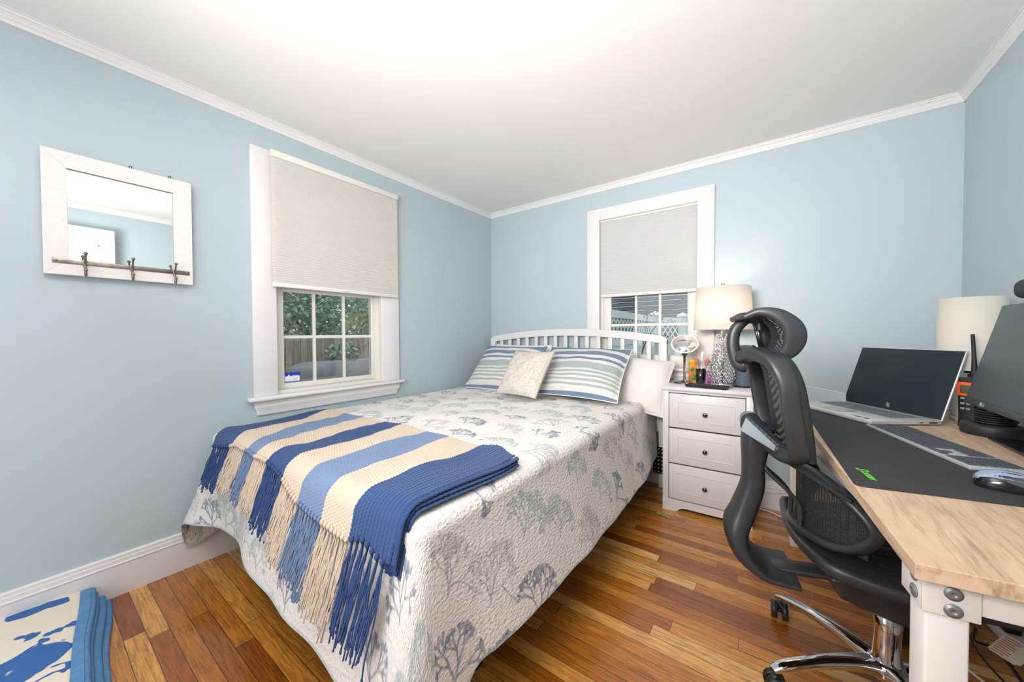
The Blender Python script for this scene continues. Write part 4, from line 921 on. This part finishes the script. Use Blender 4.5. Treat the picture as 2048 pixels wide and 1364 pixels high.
text('brand_mark', 'LG', .016, mat('grey_logo', '#a9a9ab', .3), Ml @ Matrix.Translation((.012, 0, 0)), mo)
MB().lathe([(0, .0002), (.0075, .0002), (.0075, -.0002), (0, -.0002)], n=24).build('brand_disc', mat('grey_logo', '#a9a9ab', .3), mo, M=Ml @ Matrix.Translation((-.006, 0, 0)))
MB().bx(2.855-2.88, 2.948-2.88, -.875+1.12, -1.36+1.12, 0, .010, .003).build('stand_base', mat('glossy_black_base', '#141416', .2), mo)
MB().sweep([(.035, 0, .008), (.045, 0, .10), (.035, 0, .24)], [(.022, .012)]*3, up=(1, 0, 0), n=12, ex=4).build('stand_neck', M_black, mo)

# round dock, coil, radio
dk = empty('round_dock', (2.89, -.785, DZ), 'flat round black device on the desk below the monitor corner', 'device')
MB().lathe([(0, .001), (.066, .001), (.070, .005), (.070, .034), (.067, .038), (0, .038)], n=56).build('body', mat('matte_black', '#232326', .55), dk)
MB().lathe([(0, .0), (.064, .0), (.064, .002)], n=40).build('foot', M_rubber, dk)
cc = MB()
for k in range(6): cc.sweep([(.045*cos(a)+.004*(k % 2), .038*sin(a), 0.0045+.0075*k) for a in [2*pi*i/14 for i in range(14)]], [.004]*14, n=8, closed=True, res=2)
o = cc.build('coiled_cable', M_blackdeep); o.location = (2.9, -.775, DZ+.0385); tag(o, 'coiled black cable lying on the round device', 'cable')
rd = empty('handheld_radio', (2.874, -.668, DZ), 'black and orange handheld radio with antenna between lamp and monitor', 'radio', rz=radians(-48))
MB().sweep([(0, 0, .0), (0, 0, .04), (0, 0, .12), (0, 0, .175), (0, 0, .186)], [(.026, .017), (.024, .017), (.026, .018), (.030, .018), (.026, .015)], up=(0, 1, 0), n=24, ex=5, res=4).build('body', M_black, rd)
MB().bx(-.024, .024, -.0195, -.016, .118, .170, .004).build('orange_bezel', mat('signal_orange', '#ee5a1a', .4), rd)
MB().bx(-.015, .015, -.0205, -.018, .128, .160, .002).build('display', mat('lcd_green', '#4b4f42', .3), rd)
for z in (.105, .085, .066): MB().bx(-.014, -.002, -.020, -.015, z, z+.008, .002).bx(.002, .014, -.020, -.015, z, z+.008, .002).build('button', mat('grey_button', '#8d9196', .4), rd)
MB().sweep([(.012, 0, .183), (.012, 0, .21), (.010, 0, .27), (.004, .002, .352)], [.0085, .0085, .006, .005], up=(0, 1, 0), n=12).build('antenna', M_rubber, rd)
# white shaded lamp on the desk
dl = empty('desk_lamp', (2.915, -.53, DZ), 'unlit lamp with white drum shade in the far right corner of the desk', 'lamp')
MB().lathe([(.092, .209), (.090, .4966), (.087, .4966), (.089, .209), (.092, .209)], n=56).build('lamp_shade', shade_mat('white_drum_shade', '#efece4', 0, 0), dl)
MB().box((0, 0, .075), (.085, .085, .115), .004).build('glass_body', mat('ivory_glass', '#cfcabb', .2), dl)
MB().bx(-.045, .045, -.045, .045, 0, .017, .003).build('base', mat('clear_acrylic', '#b9b8b2', .15), dl)
MB().cyl((0, 0, .132), (0, 0, .19), .008).tube([(0, 0, .19), (.0, .03, .22), (0, .0, .24)], .0015).build('stem', M_nickel, dl)
MB().cyl((0, 0, .195), (0, 0, .225), .017).build('socket', M_black, dl)
sp = MB()
for k in range(3): sp.tube([(0, 0, .222), (.088*cos(k*2.094), .088*sin(k*2.094), .222)], .0016, res=2)
sp.build('shade_spider', M_nickel, dl)
# microphone above the monitor
mc = empty('desk_microphone', (2.955, -.95, DZ), 'dark foam-covered microphone rising above the monitor at the right frame edge', 'microphone')
MB().box((-.056, -.098, .488), (.085, .11, .058), .022, seg=5).build('foam_cover', mat('charcoal_foam', '#33383d', .9, bump=.5, bscale=120), mc)
MB().cyl((-.01, 0, .006), (-.04, -.07, .47), .005).build('pole', M_black, mc); MB().lathe([(0, 0), (.024, 0), (.024, .008), (0, .008)], (-.01, 0, 0), n=28).build('base', M_black, mc)
# plastic document sheet behind the laptop and a pen
pz = empty('document_holder', (2.48, -.385, DZ), 'pale translucent sheet with a white top edge standing behind the laptop', 'holder')
MB().prism([(-.065, 0), (.085, 0), (.085, .058), (-.065, .082)], 0, .002, Matrix(((1, 0, 0, 0), (0, 0, -1, .002), (0, 1, 0, 0), (0, 0, 0, 1)))).build('sheet', mat('pale_sheet', '#b6c2c8', .5), pz)
MB().sweep([(-.066, .001, .082), (.01, .001, .070), (.086, .001, .058)], [(.003, .003)]*3, n=8).build('white_edge', M_whitelam, pz)
o = MB().cyl((0, 0, .005), (.12, -.035, .006), .005, n=12).build('pen', M_black); o.location = (2.455, -.415, DZ); tag(o, 'short black pen behind the left end of the laptop', 'pen')

# ---------------------------------------------------------------- office chair
TH = radians(12); CX, CY = 2.56, -1.23
ch = empty('office_chair', (CX, CY, 0), 'black mesh ergonomic office chair with headrest and chrome star base at the desk', 'office chair', rz=TH)
M_cb = mat('chair_black_plastic', '#2b2d30', .38, noise=.06, nscale=20, bump=.04, bscale=400)
def mesh_mat():
    t = NT('chair_mesh'); uv = t.n('ShaderNodeTexCoord').outputs['Object']
    wv = t.n('ShaderNodeTexWave', i_Vector=uv, i_Scale=55.0, i_Distortion=1.0); wv.bands_direction = 'Z'
    t.b.inputs['Base Color'].default_value = (*lin('#232426'), 1); t.b.inputs['Roughness'].default_value = .7
    vo = t.n('ShaderNodeTexVoronoi', i_Vector=uv, i_Scale=260.0, i_Randomness=.2)
    hole = t.math('LESS_THAN', vo.outputs['Distance'], .30)
    tr = t.n('ShaderNodeBsdfTransparent'); mx = t.n('ShaderNodeMixShader', i_0=hole, i_1=t.b.outputs[0], i_2=tr); t.t.links.new(mx.outputs[0], t.out.inputs[0]); t.bump(wv.outputs[1], .4, .002); return t.m
M_mesh = mesh_mat()
# lower spine
MB().sweep([(-.335, 0, .80), (-.345, 0, .73), (-.350, 0, .66), (-.352, 0, .59), (-.378, 0, .50), (-.400, 0, .435), (-.385, 0, .372), (-.335, 0, .330), (-.285, 0, .322), (-.238, 0, .322)],
           [(.055, .045), (.052, .040), (.048, .032), (.048, .034), (.058, .036), (.075, .036), (.090, .030), (.105, .018), (.108, .012), (.108, .010)], up=(1, 0, .3), n=24, ex=3.0, res=7).build('spine', M_cb, ch); MB().sweep([(-.30, 0, .325), (-.18, 0, .335), (-.10, 0, .345)], [(.035, .010)]*3, up=(0, 0, 1), n=12, ex=4).build('spine_link', M_cb, ch)
# upper back frame: each side a broad band, joined at top and bottom centre
fr_ = MB()
side = [(-.385, 0, 1.020), (-.372, .07, 1.040), (-.352, .13, 1.042), (-.325, .185, 1.020), (-.305, .208, .965), (-.296, .210, .885), (-.283, .206, .810), (-.275, .190, .752), (-.300, .13, .745), (-.335, .07, .775), (-.362, 0, .805)]
szs = [(.022, .028), (.022, .028), (.022, .028), (.018, .028), (.014, .026), (.012, .025), (.012, .026), (.016, .026), (.026, .018), (.032, .022), (.036, .028)]
for sg in (1, -1): fr_.sweep([(x, y*sg, z) for x, y, z in side], szs, up=(1, 0, 0), n=20, ex=3.0, res=6)
fr_.build('back_frame', M_cb, ch)
def backmesh(zs, xf, half, depth, m, name, nn=18):
    P_ = []
    for z in zs:
        h_ = float(np.interp(z, [q[0] for q in half], [q[1] for q in half])); x0 = float(np.interp(z, [q[0] for q in xf], [q[1] for q in xf]))
        P_.append([Vector((x0-depth*(1-(k/nn*2-1)**2), h_*(k/nn*2-1), z)) for k in range(nn+1)])
    return MB().grid(P_).build(name, m, ch)
backmesh([.745+.31*i/20 for i in range(21)], [(.745, -.242), (.80, -.252), (.885, -.264), (.965, -.276), (1.02, -.295), (1.055, -.330)], [(.745, .19), (.80, .208), (.885, .213), (.965, .210), (1.02, .19), (1.055, .14)], .035, M_mesh, 'back_mesh')
for sg in (1, -1):
    bl_ = MB(); bl_.sweep([(-.330, .14*sg, 1.058), (-.298, .19*sg, 1.026), (-.277, .212*sg, .965), (-.264, .215*sg, .885), (-.252, .210*sg, .80), (-.243, .192*sg, .742)], [(.007, .010)]*6, up=(1, 0, 0), n=10, res=5)
    bl_.build('mesh_border', mat('woven_border', '#1f2022', .9, bump=.8, bscale=260, bdist=.004), ch)
# silver badge
for sg in (-1,):
    pts = [(-.402, .098, .795), (-.388, .100, .838), (-.322, .160, .772), (-.325, .160, .756)]
    mbz = MB(); mbz.faces([(x, y*sg, z) for x, y, z in pts]+[(x+.012, (y-.012)*sg, z) for x, y, z in pts], [(0, 1, 2, 3), (7, 6, 5, 4), (0, 4, 5, 1), (1, 5, 6, 2), (2, 6, 7, 3), (3, 7, 4, 0)])
    mbz.build('silver_badge', mat('polished_badge', '#d5dadd', .15, .9), ch)
# headrest
MB().sweep([(-.350, 0, 1.163), (-.378, 0, 1.152), (-.405, 0, 1.120), (-.412, 0, 1.075), (-.405, 0, 1.030), (-.390, 0, 1.000), (-.372, 0, .995)], [(.022, .014), (.022, .016), (.023, .018), (.024, .019), (.026, .021), (.029, .023), (.030, .02)], up=(1, 0, 0), n=18, ex=3, res=6).build('headrest_arm', M_cb, ch)
MB().cyl((-.350, -.032, 1.160), (-.350, .032, 1.160), .0185, n=28).build('pivot', M_black, ch)
ps = MB(); ps.cyl((-.350, -.014, 1.155), (-.325, -.014, 1.045), .0055).cyl((-.350, .014, 1.155), (-.325, .014, 1.045), .0055); ps.build('headrest_post', mat('dark_chrome', '#606266', .2, .9), ch)
HC = [(-.398, 1.160), (-.362, 1.174), (-.318, 1.163), (-.283, 1.128), (-.276, 1.090), (-.290, 1.054), (-.318, 1.034)]
HW = [.010, .013, .020, .027, .028, .022, .012]
for sg in (1, -1):
    MB().sweep([(x, sg*(.135+.022*sin(pi*i/6)), z) for i, (x, z) in enumerate(HC)], [(w_, .013) for w_ in HW], up=(0, 1, 0), n=20, ex=2.6, res=7).build('headrest_wing', M_cb, ch)
MB().sweep([(-.386, -.14, 1.162), (-.400, -.07, 1.160), (-.404, 0, 1.159), (-.400, .07, 1.160), (-.386, .14, 1.162)], [(.013, .008)]*5, up=(0, 0, 1), n=14, ex=3, res=5).build('headrest_frame', M_cb, ch)
MB().sweep([(-.312, -.14, 1.036), (-.335, -.07, 1.034), (-.342, 0, 1.034), (-.335, .07, 1.034), (-.312, .14, 1.036)], [(.012, .008)]*5, up=(0, 0, 1), n=14, ex=3, res=5).build('headrest_frame', M_cb, ch)
HCa = catmull(np.array(HC), 3)
MB().grid([[Vector((x+.012*(1 if abs(k) > 9 else .5)-.022*(1-(k/10)**2), k*.0145, z)) for k in range(-10, 11)] for x, z in HCa]).build('headrest_mesh', M_mesh, ch)
MB().sweep([(-.352, 0, 1.163), (-.340, 0, 1.15), (-.338, 0, 1.12)], [(.03, .012)]*3, up=(1, 0, 0), n=12, ex=3).build('headrest_mount', M_cb, ch)
# lumbar support
lu = [(-.235, .0, .684), (-.205, .10, .680), (-.155, .175, .645), (-.120, .215, .600), (-.118, .215, .560), (-.150, .185, .512), (-.195, .12, .490), (-.235, .0, .485)]
loop = [(x, y, z) for x, y, z in lu]+[(x, -y, z) for x, y, z in lu[-2:0:-1]]
MB().sweep(loop, [(.012, .018)]*len(loop), up=(1, 0, 0), n=14, ex=3, closed=True, res=6).build('lumbar_frame', M_cb, ch)
def lum(k, z): return Vector((-.225+.115*abs(k/.215)**1.8, k, z))
MB().grid([[lum(-.20+.40*i/20, .495+.165*j/8) for j in range(9)] for i in range(21)]).build('lumbar_mesh', M_mesh, ch)
for sg in (1, -1): MB().sweep([(-.352, .02*sg, .745), (-.31, .06*sg, .728), (-.26, .11*sg, .705), (-.20, .15*sg, .672), (-.15, .18*sg, .646)], [(.026, .006)]*5, up=(.3, 0, 1), n=12, ex=3, res=5).build('lumbar_strap', mat('woven_strap', '#262729', .9, bump=.8, bscale=200, bdist=.004), ch)
for sg in (1, -1): MB().sweep([(-.330, .018*sg, .70), (-.318, .03*sg, .655), (-.262, .045*sg, .60), (-.232, .05*sg, .555), (-.232, .05*sg, .495)], [(.010, .006)]*5, up=(1, 0, 0), n=10, ex=3, res=5).build('lumbar_strut', M_cb, ch)
# seat
def seat_pt(u, v, dz=0):   # u: front/back -1..1 , v: side
    a = math.copysign(abs(u)**1, u); x = .006+.242*u*sqrt(1-.22*v*v); y = .262*v*sqrt(1-.30*u*u); z = .455+.012*(max(0, -u))**3-.035*max(0, u)**3+.012*v*v-.016*(1-u*u)*(1-v*v)
    return Vector((x, y, z+dz))
nn = 28
MB().grid([[seat_pt(-1+2*i/nn, -1+2*j/nn) for j in range(nn+1)] for i in range(nn+1)]).build('seat_mesh', M_mesh, ch)
rimp = [seat_pt(-1+2*i/10, -1) for i in range(10)]+[seat_pt(1, -1+2*i/10) for i in range(10)]+[seat_pt(1-2*i/10, 1) for i in range(10)]+[seat_pt(-1, 1-2*i/10) for i in range(10)]
MB().sweep([p+Vector((0, 0, -.014)) for p in rimp], [(.014, .016)]*40, up=(0, 0, 1), n=12, ex=3, closed=True, res=2).build('seat_frame', M_cb, ch)
un = MB(); un.box((0.0, 0, .405), (.38, .34, .018), .008); un.box((.0, .0, .43), (.30, .05, .03), .006); un.box((.02, -.17, .43), (.30, .03, .035), .006); un.box((.02, .17, .43), (.30, .03, .035), .006); un.build('seat_pan', M_cb, ch)
MB().sweep([(-.13, 0, .345), (-.05, 0, .335), (.05, 0, .325), (.13, 0, .355)], [(.085, .045), (.095, .058), (.095, .062), (.08, .035)], up=(0, 0, 1), n=16, ex=5, res=4).build('tilt_mechanism', M_cb, ch)
MB().sweep([(.02, -.10, .33), (.03, -.16, .28), (.05, -.24, .20)], [(.005, .005)]*3, n=8).ball((.052, -.25, .19), .012, (1, 2, .6)).build('height_lever', M_black, ch)
MB().lathe([(0, .085), (.040, .085), (.042, .10), (.033, .115), (.030, .20), (.029, .285), (0, .285)], n=36).build('gas_column', M_chrome, ch)
MB().lathe([(0, .06), (.045, .06), (.05, .075), (.048, .10), (.04, .108), (0, .108)], n=36).build('base_hub', M_chrome, ch)
for k, aw in enumerate((146, 216, 290, 2, 74)):
    a = radians(aw)-TH; d_ = Vector((cos(a), sin(a), 0)); L_ = .325 if k != 1 else .35
    pts = [d_*.03+Vector((0, 0, .085)), d_*.10+Vector((0, 0, .098)), d_*.20+Vector((0, 0, .100)), d_*(L_-.04)+Vector((0, 0, .088)), d_*L_+Vector((0, 0, .076))]
    MB().sweep(pts, [(.030, .022), (.024, .018), (.020, .014), (.018, .011), (.014, .008)], up=(0, 0, 1), n=20, ex=3, res=6).build('base_arm', M_chrome, ch)
    cs = MB(); c_ = d_*(L_-.01); q_ = Vector((-d_.y, d_.x, 0)); rot_a = .9 if k == 0 else .4; ax_ = (q_*cos(rot_a)+d_*sin(rot_a)); ctr = Vector((c_.x, c_.y, .0295))
    cs.cyl(ctr+ax_*.008, ctr+ax_*.026, .029, n=28).cyl(ctr-ax_*.026, ctr-ax_*.008, .029, n=28).cyl(ctr-ax_*.01, ctr+ax_*.01, .008, n=12); cs.cyl(Vector((c_.x, c_.y, .03)), Vector((c_.x, c_.y, .075)), .006, n=12)
    fo = ctr.copy(); cs.sweep([ctr+Vector((0, 0, .012))-d_*.022, ctr+Vector((0, 0, .030)), ctr+Vector((0, 0, .014))+d_*.022], [(.010, .004)]*3, up=(0, 0, 1), n=10, ex=3)
    cs.build('caster', M_black, ch)
pd = Vector((2.632, -1.345, 0))-Vector((CX, CY, 0)); pdl = Matrix.Rotation(-TH, 4, 'Z') @ pd
pe = MB().box((pdl.x, pdl.y, .135), (.085, .055, .014), .006, rot=Matrix.Rotation(radians(-20), 4, 'Y')).build('pedal', M_black, ch)
mk_ = MB()
for i, (a, b, l_, r_) in enumerate(((-.018, .008, .014, .6), (-.012, -.004, .016, -.2), (-.004, .006, .018, 1.3), (.003, -.005, .015, .3), (.012, .008, .010, 1.57), (.018, .0, .010, 1.57), (.010, -.010, .012, 0), (-.018, -.012, .01, .9))):
    mk_.box((pdl.x+a*1.3, pdl.y+b*1.4, .1432-a*.0+.0), (l_, .0022, .0008), rot=Matrix.Rotation(r_, 4, 'Z'))
mk_.build('pictogram', mat('white_print', '#e6e6e6', .5), pe)

# ---------------------------------------------------------------- floor things
# folded cream-blue rug / blanket
M_linen = NT('cream_cloth_blue_print'); t = M_linen; tc = t.n('ShaderNodeTexCoord'); nz = t.n('ShaderNodeTexNoise', i_Vector=tc.outputs['Object'], i_Scale=7.5, i_Detail=2.0, i_Distortion=.8)
wv_ = t.n('ShaderNodeTexWave', i_Vector=tc.outputs['Object'], i_Scale=3.3, i_Distortion=4.0, i_Detail=1.0)
f = t.ramp(t.math('ADD', t.math('MULTIPLY', nz.outputs[0], .93), t.math('MULTIPLY', wv_.outputs[1], .07)), [(.575, (0, 0, 0)), (.585, (1, 1, 1))])
t.set(t.b.inputs['Base Color'], t.mix(f, lin('#ddd2c2'), lin('#33629f'))); t.b.inputs['Roughness'].default_value = .95
nb = t.n('ShaderNodeTexNoise', i_Vector=tc.outputs['Object'], i_Scale=260.0); t.bump(nb.outputs[0], .4, .002); M_linen = t.m
M_edge = mat('sky_blue_hem', '#5785b4', .9, noise=.1, nscale=30, bump=.5, bscale=180)
fb = empty('folded_blanket', (.40, -2.95, 0), 'folded cream and blue patterned blanket with light blue hem on the floor', 'blanket')
d_ = Vector((.9945, -.1045, 0)); n_v = Vector((.1045, .9945, 0))
def layer(o2, L_, D_, z0, z1, nm, m, y0=0.0, wv=.004):
    mb = MB(); P_ = []; 
    for i in range(30):
        f_ = i/29; base = Vector((o2[0], o2[1], 0))+d_*(L_*f_)+n_v*(wv*sin(f_*11)+y0); r = (z1-z0)/2; row_ = []
        row_.append(base-n_v*D_+Vector((0, 0, z1)))
        for k in range(7): a = pi/2-pi*k/6; row_.append(base+n_v*(r*cos(a)-r)+Vector((0, 0, (z0+z1)/2+r*sin(a))))
        row_.append(base-n_v*D_+Vector((0, 0, z0))); P_.append([p-Vector((.40, -2.95, 0)) for p in row_])
    mb.grid(P_, closed_v=True); mb.faces(P_[0], [tuple(range(len(P_[0])))]); mb.faces(list(reversed(P_[-1])), [tuple(range(len(P_[0])))])
    return mb.build(nm, m, fb)
layer((.055, -2.560), .85, .62, .001, .022, 'lower_fold', M_edge, -.01); layer((.045, -2.573), .85, .60, .022, .042, 'lower_fold', M_edge, -.012)
layer((.035, -2.588), .85, .60, .042, .062, 'middle_fold', M_edge, -.015); layer((.030, -2.594), .85, .56, .062, .082, 'hem', M_edge, -.015); 
layer((.030, -2.594), .85, .52, .0815, .0845, 'hem', M_edge, -.028); layer((.030, -2.594), .85, .50, .068, .0865, 'patterned_top', M_linen, -.052, .002)
# leaf sprig
lf = MB()
for (x, y, a, s_) in ((0, 0, .4, .016), (.018, .004, 1.1, .013), (.045, -.004, .2, .017), (.06, -.012, -.5, .014), (.052, .008, 1.4, .011)):
    c_, s2 = cos(a), sin(a); P_ = []
    for i in range(7):
        f_ = i/6; w_ = s_*.42*sin(pi*min(1, f_*1.05))+.0003; P_.append([Vector((x+(f_*s_*1.5)*c_-k*w_*s2, y+(f_*s_*1.5)*s2+k*w_*c_, .002+.006*sin(f_*3)+.002*abs(k))) for k in (-1, 0, 1)])
    lf.grid(P_)
lf.tube([(0, 0, .003), (.03, .003, .006), (.06, -.008, .004)], .0012)
o = lf.build('leaf_sprig', mat('fresh_leaf', '#86c043', .5, noise=.3, nscale=80)); o.location = (1.700, -.495, .0005); tag(o, 'tiny green leaf sprig on the floor in front of the nightstand', 'leaves')
M_wc = mat('white_cable', '#dcdad6', .5)
o = MB().tube([(2.19, -.03, .005), (2.22, -.06, .006), (2.28, -.08, .006), (2.38, -.16, .006), (2.50, -.26, .006), (2.66, -.30, .006)], .0045).build('white_cable', M_wc); tag(o, 'white cable running on the floor along the back baseboard', 'cable', 'white cables on the floor and baseboard')
o = MB().tube([(2.19, -.026, .24), (2.22, -.027, .125), (2.28, -.026, .11), (2.36, -.024, .13), (2.45, -.03, .10)], .0035).build('white_cable', M_wc); tag(o, 'thin white cable hanging against the back baseboard behind the chair', 'cable', 'white cables on the floor and baseboard')
o = MB().tube([(2.225, -.20, NZ-.3), (2.235, -.21, .62), (2.215, -.17, .70), (2.20, -.14, NZ+.004), (2.18, -.15, NZ+.004)], .002).build('black_cable', M_blackdeep); tag(o, 'thin black cord looping down the right side of the nightstand', 'cord')
# under the desk: cables with warning tag
tg = empty('corded_adapter', (2.87, -.95, 0), 'black cord with a red-printed warning tag on the floor under the desk', 'cord')
cb_ = MB().tube([(.02, .25, .004), (-.02, .12, .03), (.0, .02, .075), (.02, -.1, .05), (.07, -.3, .0055), (.12, -.55, .0055)], .005).build('cord', M_blackdeep, tg)
tagm = MB(); tagm.prism([(-.03, -.035), (-.022, -.04), (.03, -.04), (.04, -.03), (.04, .035), (.03, .04), (-.025, .04), (-.03, .033)], 0, .001); tl_ = tagm.build('warning_tag', mat('paper_tag', '#dccfbc', .6), tg, M=Matrix.Translation((.015, .0, .105)) @ Matrix.Rotation(radians(-50), 4, 'Z') @ Matrix.Rotation(radians(32), 4, 'X'))
ln = MB()
for i in range(9): ln.bx(-.024, .012 if i % 3 else .004, -.034+i*.008, -.0315+i*.008, .001, .0014)
ln.build('red_print', mat('red_ink', '#c8503c', .5), tl_, M=Matrix.Translation((.015, .0, .105)) @ Matrix.Rotation(radians(-50), 4, 'Z') @ Matrix.Rotation(radians(32), 4, 'X'))
o = MB().tube([(2.78, -.93, .004), (2.81, -1.0, .006), (2.87, -1.06, .006), (2.95, -1.05, .006), (3.0, -.95, .006)], .0045).build('white_cable', M_wc); tag(o, 'white cable curving on the floor under the right end of the desk', 'cable', 'white cables on the floor and baseboard')
o = MB().tube([(2.84, -.78, .05), (2.84, -.92, .03), (2.90, -1.10, .004), (2.94, -1.25, .004), (2.97, -1.5, .004)], .003).build('thin_black_cable', M_blackdeep); tag(o, 'thin black cable trailing on the floor right of the desk leg', 'cable')
ps_ = empty('power_strip', (2.955, -.60, 0), 'white power strip on the floor under the desk by the wall', 'power strip', rz=radians(8))
MB().bx(-.03, .03, -.15, .15, 0, .032, .005).build('body', M_whitelam, ps_)
for i in range(3): MB().bx(-.02, .02, -.12+i*.09, -.08+i*.09, .0325, .065, .004).build('plug', M_blackdeep, ps_)
print('objects', len(bpy.data.objects))
